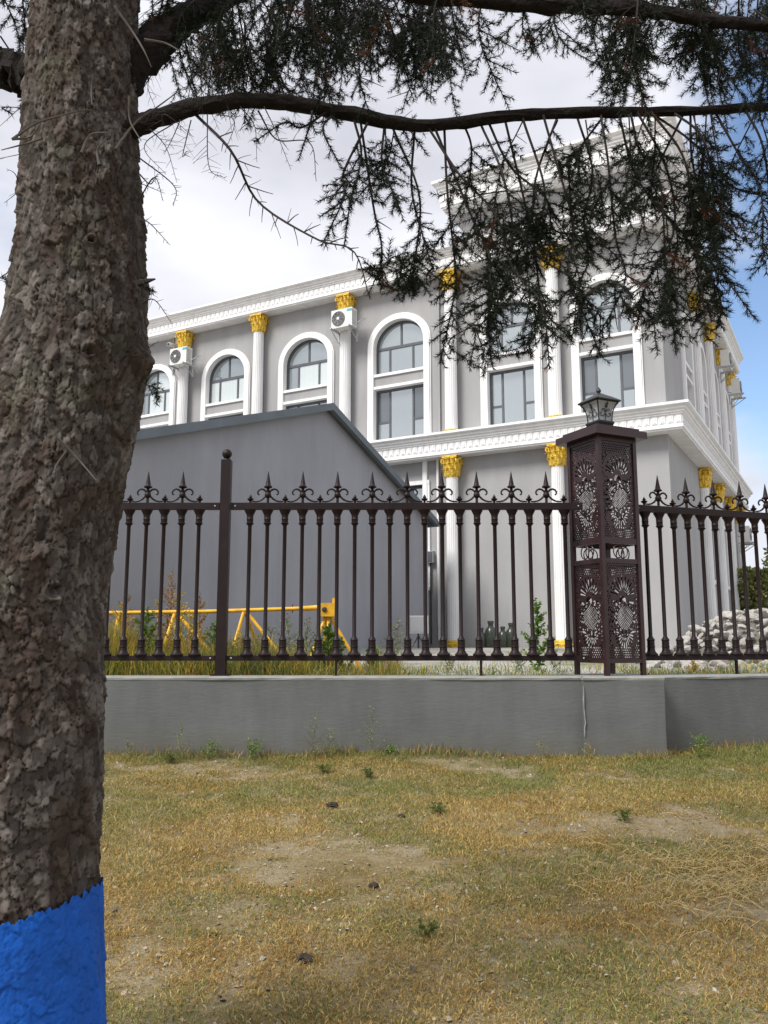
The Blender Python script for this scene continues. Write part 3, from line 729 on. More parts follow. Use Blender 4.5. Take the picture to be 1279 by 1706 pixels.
# windows
def strip(outer, inner, y0, y1):
    mb = MB(); n = len(outer)
    vs = [(x, y0, z) for x, z in outer]+[(x, y1, z) for x, z in outer]+[(x, y0, z) for x, z in inner]+[(x, y1, z) for x, z in inner]; fs = []
    for i in range(n):
        j = (i+1) % n
        fs += [(n+i, n+j, 3*n+j, 3*n+i), (i, j, n+j, n+i), (2*n+i, 2*n+j, 3*n+j, 3*n+i), (i, j, 2*n+j, 2*n+i)]
    return mb.add(vs, fs)
def window_a(hw, T, kinds, upper_only=False):
    """arched window over rectangular window within one white surround"""
    rise = min(.66, hw*.92); yf = -.14
    # lower window
    for part_i in range(2):
        if part_i == 0:
            o_ = arch(0, hw-.002, 8.502, 9.25, rise); i_ = arch(0, hw-.055, 8.555, 9.25, rise-.055); ztr = 9.22
            mbw = strip(o_, i_, yf-.03, yf+.03); q = hw*.46
            mbw.box((-hw+.05, yf-.025, ztr-.035), (hw-.05, yf+.025, ztr+.035)); mbw.box((-.025, yf-.02, ztr+.035), (.025, yf+.02, 9.25+rise-.05))
            mbw.box((-q-.025, yf-.02, 8.55), (-q+.025, yf+.02, ztr-.035)); mbw.box((q-.025, yf-.02, 8.55), (q+.025, yf+.02, ztr-.035))
            fr = mbw.build('window', M['winframe'], bld)
            def apoly(s):
                pts = [(s*.025, ztr+.03), (s*(hw-.06), ztr+.03)]
                for i in range(9):
                    a = math.pi/2*i/8; pts.append((s*(max(hw-.055, .1)*math.cos(a)), 9.25+(rise-.055)*math.sin(a)))
                pts[-1] = (s*.025, pts[-1][1]); return pts
            panes = [apoly(-1), apoly(1), rect(-hw+.05, -q-.02, 8.55, ztr-.03), rect(-q+.02, q-.02, 8.55, ztr-.03), rect(q+.02, hw-.05, 8.55, ztr-.03)]
        else:
            o_ = rect(-hw+.002, hw-.002, 6.722, 8.098); i_ = rect(-hw+.055, hw-.055, 6.775, 8.04)
            mbw = strip(o_, i_, yf-.03, yf+.03); q = hw*.46; zt_ = 7.22
            mbw.box((-q-.025, yf-.02, 6.77), (-q+.025, yf+.02, 8.05)); mbw.box((q-.025, yf-.02, 6.77), (q+.025, yf+.02, 8.05))
            for s in (-1, 1): mbw.box((min(s*q, s*hw)+.02, yf-.018, zt_-.025), (max(s*q, s*hw)-.02, yf+.018, zt_+.025))
            fr = mbw.build('window', M['winframe'], bld)
            panes = [rect(-hw+.05, -q-.02, 6.77, zt_-.02), rect(-hw+.05, -q-.02, zt_+.02, 8.05), rect(-q+.02, q-.02, 6.77, 8.05), rect(q+.02, hw-.05, 6.77, zt_-.02), rect(q+.02, hw-.05, zt_+.02, 8.05)]
        fr.matrix_local = T
        for k, pp in enumerate(panes):
            kd = kinds[part_i][k]
            MB().prism(pp, yf-.008, yf-.002).build('pane', M[kd], fr)
        if part_i == 0:
            MB().box((-hw, -.12, 8.43), (hw, .055, 8.502)).build('sill', M['white'], fr)
            MB().box((-hw, -.03, 8.17), (hw, .012, 8.43)).build('spandrel_panel', M['stucco'], fr)
        else:
            MB().box((-hw, -.12, 8.098), (hw, .055, 8.17)).build('sill', M['white'], fr)
            MB().box((-hw, -.14, 6.60), (hw, .04, 6.722)).build('sill', M['white'], fr)
    b = .155
    oo = arch(0, hw+b, 6.602, 9.25, rise+b-.02); ii = arch(0, hw-.006, 6.604, 9.25, rise-.006)
    su = strip(oo, ii, -.10, .075); 
    s2 = strip(arch(0, hw+b+.03, 6.603, 9.25, rise+b+.01), oo, -.01, .045); su.add(s2.v, s2.f)
    o = su.build('window_surround', M['white'], bld, False); o.matrix_local = T
P, D, Br = 'pane', 'pane_dark', 'pane_skytint'
kset = [([P, P, P, P, P], [P, D, P, P, D]), ([P]*5, [P]*5), ([P, P, P, P, P], [P, D, P, P, D]), ([P, P, Br, Br, P], [P]*5), ([P, P, Br, Br, Br], [P]*5), ([Br, P, Br, Br, P], [P]*5), ([P]*5, [P]*5)]
for (c, hw), ks in zip(winA, kset): window_a(hw, Matrix.Translation((c, 0, 0)), ks)
for c, hw in winB: window_a(hw, TBf @ Matrix.Translation((-c, 0, 0)), ([P, D, P, D, P], [D, P, D, P, D]))
for (c, q, a, b, T) in [(6.60, .76, 2.9, 5.45, Matrix.Identity(4))]+[(-x, q, a, b, TBf) for x, q, a, b in gB]:
    fr = strip(rect(c-q+.002, c+q-.002, a+.002, b-.002), rect(c-q+.06, c+q-.06, a+.06, b-.06), -.16, -.10)
    fr.box((c-q*.4-.03, -.155, a+.05), (c-q*.4+.03, -.105, b-.05)).box((c+q*.4-.03, -.155, a+.05), (c+q*.4+.03, -.105, b-.05)).box((c-q+.05, -.15, b-.55), (c+q-.05, -.11, b-.49))
    fo = fr.build('window', M['winframe'], bld); fo.matrix_local = T
    MB().prism(rect(c-q+.05, c+q-.05, a+.05, b-.05), -.14, -.13).build('pane', M['pane'], fo)
    MB().box((c-q-.1, .001, b), (c+q+.04, .06, b+.1)).box((c-q-.1, .001, a-.1), (c+q+.04, .09, a)).build('casing', M['white'], fo)
    MB().box((c-q-.1, .001, a), (c-q-.002, .05, b)).build('casing', M['white'], fo)

# columns -------------------------------------------------------------
def shaft_mesh(hgt, r=.155):
    mb = MB(); nf = 18
    def fn(a, rr, z):
        return rr-(.016 if rr < .17 and .06 < z < hgt-.04 else 0)*(max(0, math.sin(a*nf))**.5)
    n = nf*6
    mb.lathe([(r, .0), (r, .05), (r, .07), (r*.97, hgt*.6), (r*.93, hgt-.05), (r*.93, hgt-.03), (r*.95, hgt)], n, fn=fn)
    return mb.mesh('column', M['white'], True)
def capital_mesh(H=.53, r=.15):
    mb = MB(); g_ = random.Random(2)
    mb.lathe([(r*.96, 0), (r*1.08, .01), (r*1.08, .03), (r*.96, .04), (r*1.0, .2), (r*1.12, .36), (r*1.35, H-.08)], 24)
    # leaves: two tiers, curling outwards
    for tier, (z0, hh, wd, off) in enumerate(((.03, .19, .105, 0), (.12, .23, .11, .5), (.24, .22, .08, 0))):
        for k in range(9):
            a = 2*math.pi*(k+off)/9+g_.uniform(-.05, .05); ca, sa = math.cos(a), math.sin(a); rows = []
            for i in range(6):
                t_ = i/5; rr = r*1.02+.02+.015*tier+.10*t_**3.2+.012*math.sin(t_*5); z = z0+hh*(math.sin(min(1, t_*1.12)*math.pi/2) if t_ < .85 else .97-.5*(t_-.85))
                ww = wd*(.55+.65*math.sin(math.pi*min(1, t_*.9+.1)))*.5*(1+.25*(i % 2))
                rows.append((rr, z, ww))
            vs = []
            for rr, z, ww in rows:
                for s, dr in ((-1, -.018), (-.4, .006), (0, .016), (.4, .006), (1, -.018)):
                    vs.append((ca*(rr+dr)-sa*ww*s, sa*(rr+dr)+ca*ww*s, z))
            fs = [(i*5+j, i*5+j+1, (i+1)*5+j+1, (i+1)*5+j) for i in range(5) for j in range(4)]
            mb.add(vs, fs)
    for k in range(4):   # volutes under the corners of the abacus
        a = math.pi/4+k*math.pi/2; c_ = Vector((math.cos(a), math.sin(a), 0)); pts = []
        for i in range(14):
            t_ = i/13; ph = -1.2+t_*7.2; rr = .055*(1-t_*.75); pts.append(c_*(r*1.55+rr*math.cos(ph))+Vector((0, 0, H-.135+rr*math.sin(ph))))
        mb.tube(pts, [.020*(1-.4*i/13) for i in range(14)], 6)
        a2 = k*math.pi/2; c2 = Vector((math.cos(a2), math.sin(a2), 0)); mb.lathe([(.001, -.03), (.03, -.02), (.04, 0), (.03, .02), (.001, .03)], 8, tuple(c2*(r*1.45)+Vector((0, 0, H-.06))))
    # concave-sided abacus
    pl = []
    for k in range(4):
        for s in (-.13, .13):
            pass
    ab = []
    for k in range(4):
        a0 = k*math.pi/2-math.pi/4; a1 = a0+math.pi/2
        p0 = Vector((math.cos(a0), math.sin(a0)))*.275; p1 = Vector((math.cos(a1), math.sin(a1)))*.275
        for i in range(6):
            t_ = (i+.3)/6.; q_ = p0.lerp(p1, t_); q_ = q_*(1-.16*math.sin(math.pi*t_)); ab.append(q_)
    n = len(ab); vs = [(q.x, q.y, H-.065) for q in ab]+[(q.x*1.05, q.y*1.05, H-.03) for q in ab]+[(q.x*1.05, q.y*1.05, H) for q in ab]
    fs = [tuple(range(n-1, -1, -1)), tuple(range(2*n, 3*n))]+[(l*n+i, l*n+(i+1) % n, (l+1)*n+(i+1) % n, (l+1)*n+i) for l in range(2) for i in range(n)]
    mb.add(vs, fs)
    me = mb.mesh('capital', M['gold'], True)
    return me
cap_me = capital_mesh()
up_sh = shaft_mesh(ZC0-.53-ZB1-.10); lo_sh = shaft_mesh(ZB0-.53-1.60-.0)
base_me = MB().lathe([(.19, 0), (.195, .03), (.185, .05), (.165, .06), (.175, .08), (.168, .10)], 24).mesh('column_base', M['gold'], True)
gbase_me = MB().lathe([(.215, -.1), (.215, .05), (.20, .06), (.215, .08), (.215, .12), (.185, .14), (.19, .17), (.175, .20)], 24).mesh('column_base', M['gold'], True)
pl_me = MB().box((-.24, -.24, -.3), (.24, .24, -.1)).mesh('plinth', M['concrete'])
colA = [2.42, 5.05, 8.12, 11.02, 13.80, 16.6]
def place(pt, lower, upper):
    x_, y_ = pt
    if upper:
        o = link('column', up_sh, bld, (x_, y_, ZB1+.10)); link('capital', cap_me, o, (0, 0, ZC0-.53-ZB1-.102)); link('column_base', base_me, o, (0, 0, -.10))
    if lower:
        o = link('column', lo_sh, bld, (x_, y_, 1.60)); link('capital', cap_me, o, (0, 0, ZB0-.53-1.602)); link('column_base', gbase_me, o, (0, 0, -.20+.0)); link('plinth', pl_me, o, (0, 0, -.20))
for s in colA: place((s, .20), s < 6 or s > 8.5, True)
for t_ in (4.3, 6.8, 9.3, 11.7): place((-.06, -t_), True, True)
MB().box((-.9, .02, .9), (SL, 1.0, 1.40)).box((-.9, -TL, .9), (-.02, .018, 1.398)).build('plinth_step', M['concrete'], bld)

# air conditioners -------------------------------------------------------
def make_ac(label, T, group='outdoor air conditioner units on the building'):
    a = thing('air_conditioner', label, 'air conditioner', group=group); a.matrix_world = T
    # local: x along the wall, y outward, origin at centre of the back at wall
    W, Dp, H = .32, .25, .25
    MB().box((-W, .10, -H), (W, .10+Dp, H)).build('casing', M['acwhite'], a)
    c = Matrix.Translation((.10, .10+Dp+.001, 0)) @ Matrix.Rotation(R(-90), 4, 'X')
    MB().lathe([(.20, 0), (.20, .012), (.19, .014)], 28, T=c).build('fan_grille', M['dark'], a, True)
    mb = MB()
    for r_ in (.05, .09, .13, .16, .19): mb.tube([c @ Vector((math.cos(q)*r_, math.sin(q)*r_, .02)) for q in [2*math.pi*i/24 for i in range(25)]], .004, 4, False)
    for k in range(8): 
        q = math.pi*k/4; mb.tube([c @ Vector((math.cos(q)*.04, math.sin(q)*.04, .022)), c @ Vector((math.cos(q)*.19, math.sin(q)*.19, .022))], .004, 4)
    mb.build('wire_guard', M['galv'], a)
    MB().lathe([(.04, .018), (.04, .026), (.02, .028)], 12, T=c).build('fan_hub', M['acwhite'], a)
    MB().box((-.32, .10+Dp, .15), (-.16, .10+Dp+.004, .22)).build('sticker', M['teal'], a)
    for s in (-.28, .28):
        mb = MB(); mb.box((s-.02, 0, -H-.045), (s+.02, .46, -H-.001)); mb.box((s-.02, 0, -H-.34), (s+.02, .03, -H-.045)); mb.tube([(s, .43, -H-.04), (s, .03, -H-.30)], .014, 6); mb.build('bracket', M['galv'], a)
    mb = MB(); mb.tube([(-.35, .22, -.12), (-.42, .2, -.14), (-.46, .10, -.05), (-.48, -.1, .05)], .014, 6); mb.tube([(-.35, .24, -.16), (-.43, .2, -.26), (-.46, .0, -.5)], .010, 6); mb.build('pipe', M['galv'], a, True)
    mb = MB()
    for k in range(9): mb.box((-W-.004, .14, -.2+k*.045), (-W, .36, -.18+k*.045))
    mb.build('side_vents', M['galv'], a); return a
def onA(s, z, y=0): return BT @ Matrix.Translation((s, y, z))
def onB(t_, z, y=0): return BT @ TBf @ Matrix.Translation((-t_, y, z))
make_ac('white air conditioner beside the third gilded column from the tree, near the centre', onA(7.98, 10.0, .28))
make_ac('white air conditioner on the column nearest the spruce trunk', onA(13.64, 9.92, .28))
make_ac('nearer of the two air conditioners under the cornice on the right side wall', onB(7.75, 9.95, .22))
make_ac('farther of the two air conditioners under the cornice on the right side wall', onB(10.2, 9.75, .22))
make_ac('lowest air conditioner on the right side wall, behind the fence spears', onB(9.9, 4.9, .25))
# security camera
cc_ = thing('security_camera', 'small white security camera under the cornice near the spruce trunk', 'security camera'); cc_.matrix_world = onA(14.28, 10.55, 0)
MB().box((-.04, 0, -.04), (.04, .04, .25)).tube([(0, .03, 0), (0, .18, -.02)], .02, 8).build('mount', M['acwhite'], cc_)
MB().tube([(.0, .12, -.05), (-.02, .40, -.09)], [.055, .06], 12).build('body', M['acwhite'], cc_, True)
MB().tube([(-.02, .395, -.09), (-.021, .41, -.092)], [.045, .045], 12).build('lens', M['dark'], cc_)
# junction box
jb = thing('junction_box', 'small grey metal box on the wall beside the shed corner', 'junction box'); jb.matrix_world = onA(5.72, 3.62, 0)
MB().box((-.10, .005, -.14), (.10, .13, .14)).build('casing', M['galv'], jb); MB().box((-.085, .13, -.12), (.085, .138, .12)).build('door', M['winframe'], jb)
MB().tube([(0, .05, -.14), (0, .05, -2.1)], .02, 8).build('conduit', M['dark'], jb)

# ================================================================= SHED
ap = at(541, 681, 15.6)
Bv = Vector((.48315, .87554, 0)); Av = Vector((-.87554, .48315, 0)); Nv = -Av
def onplane(x, y):
    r = Vector(ray(x, y)); r0 = Vector((0, 0, EYE)); k = ((ap-r0).dot(Nv))/(r.dot(Nv)); return r0+r*k
el = onplane(160, 737); er = onplane(712, 868)
shed = thing('shed', 'windowless dark grey gabled shed standing beside the big building', 'shed', (ap.x, ap.y, 0), math.atan2(Bv.y, Bv.x))
ul = (el-ap).dot(Bv); ur = (er-ap).dot(Bv); za, zl, zr = ap.z, el.z, er.z
# local x along the gable wall, y toward the back (A direction is local +y)
MB().prism([(ul, .8), (ur, .8), (ur, zr), (0, za), (ul, zl)], 0, 9.0).build('wall', M['shed'], shed)
def slope(xa, za_, xb, zb_, th, y0, y1, m, name, over=.0):
    mb = MB(); d = Vector((xb-xa, zb_-za_)).normalized(); nn_ = Vector((-d.y, d.x)); 
    if nn_.y < 0: nn_ = -nn_
    a = Vector((xa, za_)); b = Vector((xb, zb_))+d*over; mb.prism([tuple(a), tuple(b), tuple(b+nn_*th), tuple(a+nn_*th)], y0, y1); return mb.build(name, m, shed)
slope(0, za+.005, ul, zl+.005, .05, -.12, 9.1, M['roof'], 'roof_slope', .25)
slope(0, za+.005, ur, zr+.005, .05, -.12, 9.1, M['roof'], 'roof_slope', .15)
def fascia(xa, za_, xb, zb_, over):
    d = Vector((xb-xa, zb_-za_)).normalized(); b = Vector((xb, zb_))+d*over
    MB().prism([(xa, za_-.05), (b.x, b.y-.05), (b.x, b.y+.09), (xa, za_+.09)], -.20, -.122).build('fascia', M['fascia'], shed)
fascia(0, za, ul, zl, .3); fascia(0, za, ur, zr, .16)
dR = Vector((ur, zr-za)).normalized(); gx = ur+dR.x*.15; gzv = zr+dR.y*.15
MB().box((gx-.02, -.20, gzv-.07), (gx+.09, 9.1, gzv+.05)).build('gutter', M['fascia'], shed)

# floodlight on a stand
fl = thing('floodlight', 'white box floodlight on a thin stand at the shed corner', 'floodlight', at(697, 1078, 17.5)); zfl = float(yz(fl.location.x, fl.location.y)); fl.location.z = zfl
MB().box((-.20, -.1, .30), (.20, .12, .66)).build('housing', M['acwhite'], fl); MB().box((-.17, -.115, .33), (.17, -.101, .63)).build('lens', M['reveal'], fl)
MB().tube([(0, 0, 0), (0, 0, .3)], .02, 6).tube([(.0, .0, .26), (.14, -.15, 0)], .012, 5).tube([(.0, .0, .26), (-.14, -.15, 0)], .012, 5).build('stand', M['dark'], fl)
# jars at the foot of the building
for i, (px, s, lab) in enumerate(((802, .95, 'thin dark bottle, first from the left at the foot of the building'), (818, 1.25, 'tall dark bottle, second from the left at the foot of the building'), (838, 1.0, 'squat dark green jar between two dark bottles on the step'), (852, 1.15, 'dark bottle nearest the tall green weed'))):
    p = at(px, 1080, 18.6); zg = float(yz(p.x, p.y))-.01
    j = thing('bottle', lab, 'bottle', (p.x, p.y, zg), group='dark bottles standing in the yard')
    MB().lathe([(.10*s, 0), (.11*s, .02), (.11*s, .26*s), (.09*s, .33*s), (.045*s, .38*s), (.045*s, .43*s)], 14).build('body', M['jar'], j, True)
    MB().lathe([(.055*s, .43*s), (.055*s, .47*s), (.03*s, .475*s)], 12).build('cap', M['dark'], j)

# ================================================================= YELLOW BARRIER
by = 10.35
bar = thing('barrier', 'yellow tubular steel barrier in the weeds before the shed', 'barrier', (0, by, 0))
def bp(x, y, dy=0): 
    q = at(x, y, by+dy); return Vector((q.x, dy, q.z))
gzb = 1.10
def foot(x, dy):
    q = at(x, 1110, by+dy); return Vector((q.x, dy, gzb))
MB().tube([bp(150, 1021.5), bp(340, 1019), bp(526, 1013)], .024, 10).build('arm', M['yellow'], bar, True)
MB().tube([bp(505, 1014), bp(535, 1012)], .032, 10).build('sleeve', M['yellow'], bar, True)
c_ = bp(545, 1015.5)
MB().box((c_.x-.105, -.09, c_.z-.085), (c_.x+.105, .09, c_.z+.075)).box((c_.x+.06, -.01, c_.z+.075), (c_.x+.10, .01, c_.z+.14)).build('pivot_box', M['yellow'], bar)
MB().lathe([(.03, 0), (.03, .015), (.02, .02)], 10, T=Matrix.Translation((c_.x-.03, -.09, c_.z)) @ Matrix.Rotation(R(90), 4, 'X')).build('bolt', M['dark'], bar)
for (x, y, feet) in ((198, 1024, ((182, -.3), (225, .3))), (292, 1023, ((255, -.35), (318, .35), (388, -.1))), (407, 1020, ((374, -.3), (448, .35), (500, -.15))), (545, 1024, ((504, -.3), (536, .35), (556, -.35), (611, -.05)))):
    for fx, dy in feet: MB().tube([bp(x+(fx-x)*.04, y), foot(fx, dy)], .021, 8).build('leg', M['yellow'], bar, True)
for (x, y) in ((487, 1014), (292, 1019)):
    p = bp(x, y); MB().box((p.x-.006, -.006, p.z-.05), (p.x+.006, .006, p.z+.05)).build('pin', M['dark'], bar)

# ================================================================= PLANTS
M['leaf'] = attr_mat('leaf', .7, .3)
M['stem'] = mat('weed_stem', (.16, .15, .06), .8, noise=(20, .3))
M['stem_dry'] = mat('dry_weed_stem', (.26, .15, .06), .85, noise=(20, .3))
def leafset(L_, cols, seed):
    """L_: list of (pos, dir, length, width); returns mesh arrays"""
    g = np.random.RandomState(seed); V = []; F = []; T = []
    for i, (p, d, ln, wd) in enumerate(L_):
        d = Vector(d).normalized(); s = d.cross(Vector((g.normal(), g.normal(), g.normal()))); s = s.normalized() if s.length > 1e-5 else d.orthogonal().normalized()
        p = Vector(p); b = len(V); m_ = p+d*ln*.45; e = p+d*ln+Vector((0, 0, -.25*ln*g.rand()))
        V += [tuple(p), tuple(m_+s*wd), tuple(e), tuple(m_-s*wd)]; F += [(b, b+1, b+2), (b, b+2, b+3)]
        c = np.array(cols[g.randint(len(cols))])*g.uniform(.75, 1.25); T += [c]*4
    return np.array(V), np.array(F), np.clip(np.array(T), 0, 1)
def weed(loc, hgt, label, cols, seed, nb=9, ls=.05, lw=.009, dry=False, bushy=1.0, group=None, name='weed', spread=.35, dens=1.0):
    g = random.Random(seed); t_ = thing(name, label, 'plant', loc, group=group)
    mb = MB(); Lf = []
    top = Vector((g.uniform(-.1, .1)*hgt, g.uniform(-.1, .1)*hgt, hgt)); main = [Vector((0, 0, -.02)).lerp(top, k/6)+Vector((g.gauss(0, .01), g.gauss(0, .01), 0))*(k > 0) for k in range(7)]
    sr = .0028+.0022*hgt
    mb.tube(main, [sr*(1-.11*k) for k in range(7)], 4, False)
    segs = [main]
    for i in range(nb):
        k = .12+.8*i/nb+g.uniform(-.03, .03); i0 = min(5, int(k*6)); p = main[i0].lerp(main[i0+1], k*6-i0)
        a = g.uniform(0, 6.283); ln = hgt*spread*bushy*(1.05-k)*g.uniform(.7, 1.3)+.03
        q = [p]
        for s_ in range(1, 5): q.append(q[-1]+Vector((math.cos(a), math.sin(a), .75+.35*s_/4+g.uniform(-.15, .15))).normalized()*ln/4)
        mb.tube(q, [sr*.55*(1-.15*j) for j in range(5)], 3, False); segs.append(q)
    for q in segs:
        tot = sum((q[i+1]-q[i]).length for i in range(len(q)-1)); n = int(tot/(.014)*dens)
        for i in range(n):
            k = (i+.5)/n*(len(q)-1); i0 = int(k); p = q[i0].lerp(q[i0+1], k-i0); d = (q[i0+1]-q[i0]).normalized()
            if q is main and i/n < .1: continue
            v = d+Vector((g.gauss(0, 1), g.gauss(0, 1), g.gauss(0, .6)))*.8; sz = ls*g.uniform(.5, 1.2)*(1-.45*i/n)
            Lf.append((p, v, sz, lw*g.uniform(.7, 1.3)))
    mb.build('stem', M['stem_dry' if dry else 'stem'], t_)
    V, F, T = leafset(Lf, cols, seed); link('leaves', npmesh('leaves', V, F, M['leaf'], T), t_)
    return t_
YEL = [(.66, .48, .06), (.58, .42, .06), (.46, .42, .09), (.34, .36, .09), (.60, .34, .07)]
RED = [(.34, .15, .07), (.42, .20, .08), (.30, .22, .08), (.22, .20, .09)]
GRN = [(.12, .22, .04), (.16, .28, .05), (.09, .17, .035), (.22, .30, .08)]
PAL = [(.22, .25, .12), (.30, .30, .16), (.18, .22, .10)]
def yp(px, Y): 
    q = at(px, 1095, Y); return (q.x, q.y, float(yz(q.x, q.y))-.01)
def hpx(y, Y): return at(640, y, Y).z-float(yz(0, Y))+.01
k = 0
grpw = 'tall autumn weeds behind the fence'
for (px, y, Y, c, lab) in [
    (196, 1000, 9.9, YEL, 'yellowing weed directly beside the spruce trunk behind the fence'), (212, 985, 11.0, RED, 'thin reddish weed near the trunk, above the yellow bar'),
    (232, 1010, 10.0, GRN, 'green weed between the second and third fence bars from the trunk'), (252, 990, 10.9, YEL, 'yellow weed under the leftmost full spear'),
    (272, 945, 10.7, RED, 'tallest reddish weed left of the round-capped post'), (286, 975, 10.0, YEL, 'bright yellow weed just right of the tallest reddish weed'),
    (300, 1000, 11.2, PAL, 'pale dry weed under the second spear'), (318, 1010, 9.9, YEL, 'yellow bushy weed at the fourth bar from the trunk'),
    (334, 985, 10.8, RED, 'slim brown weed rising above the bar left of the post'), (352, 1030, 10.0, GRN, 'low green weed close left of the fence post'),
    (392, 1050, 9.9, YEL, 'low yellow weed close right of the fence post'), (430, 1050, 10.1, PAL, 'pale weed under the second yellow trestle'),
    (455, 1035, 10.9, PAL, 'grey green weed between trestle and pivot box'), (482, 1020, 10.8, PAL, 'feathery grey green weed left of the pivot box'),
    (506, 1025, 10.6, PAL, 'feathery weed just left of the yellow pivot box'),
    (544, 1035, 9.9, GRN, 'leafy green plant in front of the barrier pivot box'), (566, 1070, 10.0, GRN, 'low leafy green plant right of the pivot box'),
    (620, 1078, 10.2, GRN, 'low green weed between barrier and floodlight'), (656, 1030, 10.3, PAL, 'sparse arching green weed left of the floodlight'),
    (748, 1085, 10.6, PAL, 'low sparse weed at the middle of the long panel'), (862, 1070, 10.8, PAL, 'thin sparse weed left of the tall green weed'),
    (896, 995, 10.2, GRN, 'tall narrow bright green weed left of the lattice pillar'), (922, 1060, 10.9, PAL, 'dark thin weed beside the lattice pillar'),
    (1152, 1098, 10.6, YEL, 'small bright yellow plant before the rubble pile')]:
    k += 1; hh = max(.15, hpx(y, Y)); broad = c is GRN and y > 1030
    weed(yp(px, Y), hh, lab, c, 100+k, nb=int(16+14*hh), ls=.085 if broad else (.07 if c is GRN else .045), lw=.020 if broad else (.014 if c is GRN else .0085), dry=c in (RED, YEL), group=grpw, spread=.30 if y < 1000 else .45, dens=(1.0 if c is PAL else 2.0))
# weeds at the foot of the wall, lawn side
grpl = 'small weeds at the foot of the cement wall'
for (px, y, c, lab) in [(300, 1205, PAL, 'wispy grey weed against the wall, second nearest the trunk'), (214, 1235, PAL, 'short grey weed at the wall nearest the trunk'), (348, 1238, GRN, 'small whitish green weed at the wall under the fence post'),
    (282, 1250, GRN, 'low leafy weed at the wall between trunk and post'), (420, 1236, GRN, 'green tuft of long blades at the wall right of the post'), (520, 1195, PAL, 'tall wispy seed-headed weed against the wall'), (548, 1212, PAL, 'second wispy weed against the wall, right of the taller one'),
    (622, 1182, PAL, 'tallest thin weed against the wall at the middle'), (648, 1245, GRN, 'dark green low weed at the wall near the middle'), (538, 1268, GRN, 'small upright bright green sprout on the lawn near the wall'), (618, 1275, GRN, 'bright green sprout on the lawn right of the smaller sprout'),
    (905, 1232, PAL, 'thin pale stalk against the wall left of the pier plinth'), (1168, 1228, GRN, 'spreading bright green weed at the wall right of the pier plinth'), (1040, 1345, GRN, 'flat green rosette on the lawn below the pier plinth'), (730, 1335, GRN, 'wide patch-like green weed on the lawn at the middle'),
    (706, 1540, GRN, 'low dark green clover-like weed in the foreground lawn'), (980, 1240, YEL, 'dry grass tuft at the left corner of the pier plinth')]:
    k += 1
    yb = 1256 if y < 1250 else y+22
    # find ground distance
    Y = 8.55
    if yb > 1270:
        for it in range(40):
            q = at(px, yb, Y); Y += (q.z-float(gz(q.x, q.y)))*2.0
    q = at(px, yb, Y); zg = float(gz(q.x, q.y)); hh = max(.05, (at(px, y, Y).z-zg)*(.6 if yb > 1270 else 1.1))
    if yb > 1270: c = [(.12, .16, .04), (.16, .19, .05), (.10, .13, .04)]
    gl = c is GRN or yb > 1270
    weed((q.x, q.y, zg), hh, lab, c, 300+k, nb=16 if gl else 14, ls=.045 if gl else .028, lw=.006 if gl else .0042, group=grpl, spread=1.5 if yb > 1270 else (.9 if gl else .38), dens=1.3 if gl else 1.2)
# ground cover behind the wall
def ycov(g, x): return wall_front(x)+.45+np.abs(g.normal(0, 1.3, len(x)))
def hcov(g, x, y):
    m_ = vnoise(x*1.3+3, y*1.3, 71, 3); left = np.clip((-.2-x)/1.2, 0, 1); m2 = np.clip((m_-.42)*4, 0, 1)
    return g.uniform(.05, .26, len(x))*(.5+1.3*left), np.clip(.10+left*.9+m2*.35, 0, 1)
def ccov(g, x, y):
    n = len(x); left = np.clip((-.1-x)/1.2, 0, 1)
    a = np.array(YEL)[g.randint(0, 5, n)]; b_ = np.array(GRN+PAL)[g.randint(0, 7, n)]
    return np.clip(np.where((g.rand(n) < .30+.25*left)[:, None], a, b_)*g.uniform(.7, 1.2, (n, 1)), 0, 1)
tag(link('ground_cover', blades('ground_cover', 46000, (-5, 9), ycov, yz, hcov, ccov, .0045, 19, .55)), 'yellow and green low growth on the yard ground behind the wall', 'grass', kind='stuff')

def ythk(g, x): return 9.35+np.abs(g.normal(0, .7, len(x)))
def hthk(g, x, y):
    m_ = vnoise(x*3+3, y*2.3, 75, 3); d = np.clip((-1.1-x)/.9, 0, 1); return g.uniform(.12, .72, len(x))*(.25+1.1*m_)*(.6+.4*d), np.clip(m_*1.8-.4, .05, 1)*np.clip(d+.25, 0, 1)
def cthk(g, x, y):
    n = len(x); m_ = vnoise(x*2.2+13, y*2.3, 85, 3); a = np.array(YEL)[g.randint(0, 5, n)]; b_ = np.array(RED+PAL)[g.randint(0, 7, n)]; c_ = np.array(GRN+PAL)[g.randint(0, 7, n)]
    return np.clip(np.where((g.rand(n) < np.clip((m_-.35)*3, .1, .8))[:, None], a, np.where((g.rand(n) < .4)[:, None], b_, c_))*g.uniform(.7, 1.2, (n, 1)), 0, 1)
tag(link('weed_thicket', blades('weed_thicket', 30000, (-3.8, .2), ythk, yz, hthk, cthk, .0036, 29, .42)), 'thicket of yellow and reddish weeds behind the fence at the left', 'weeds', kind='stuff')
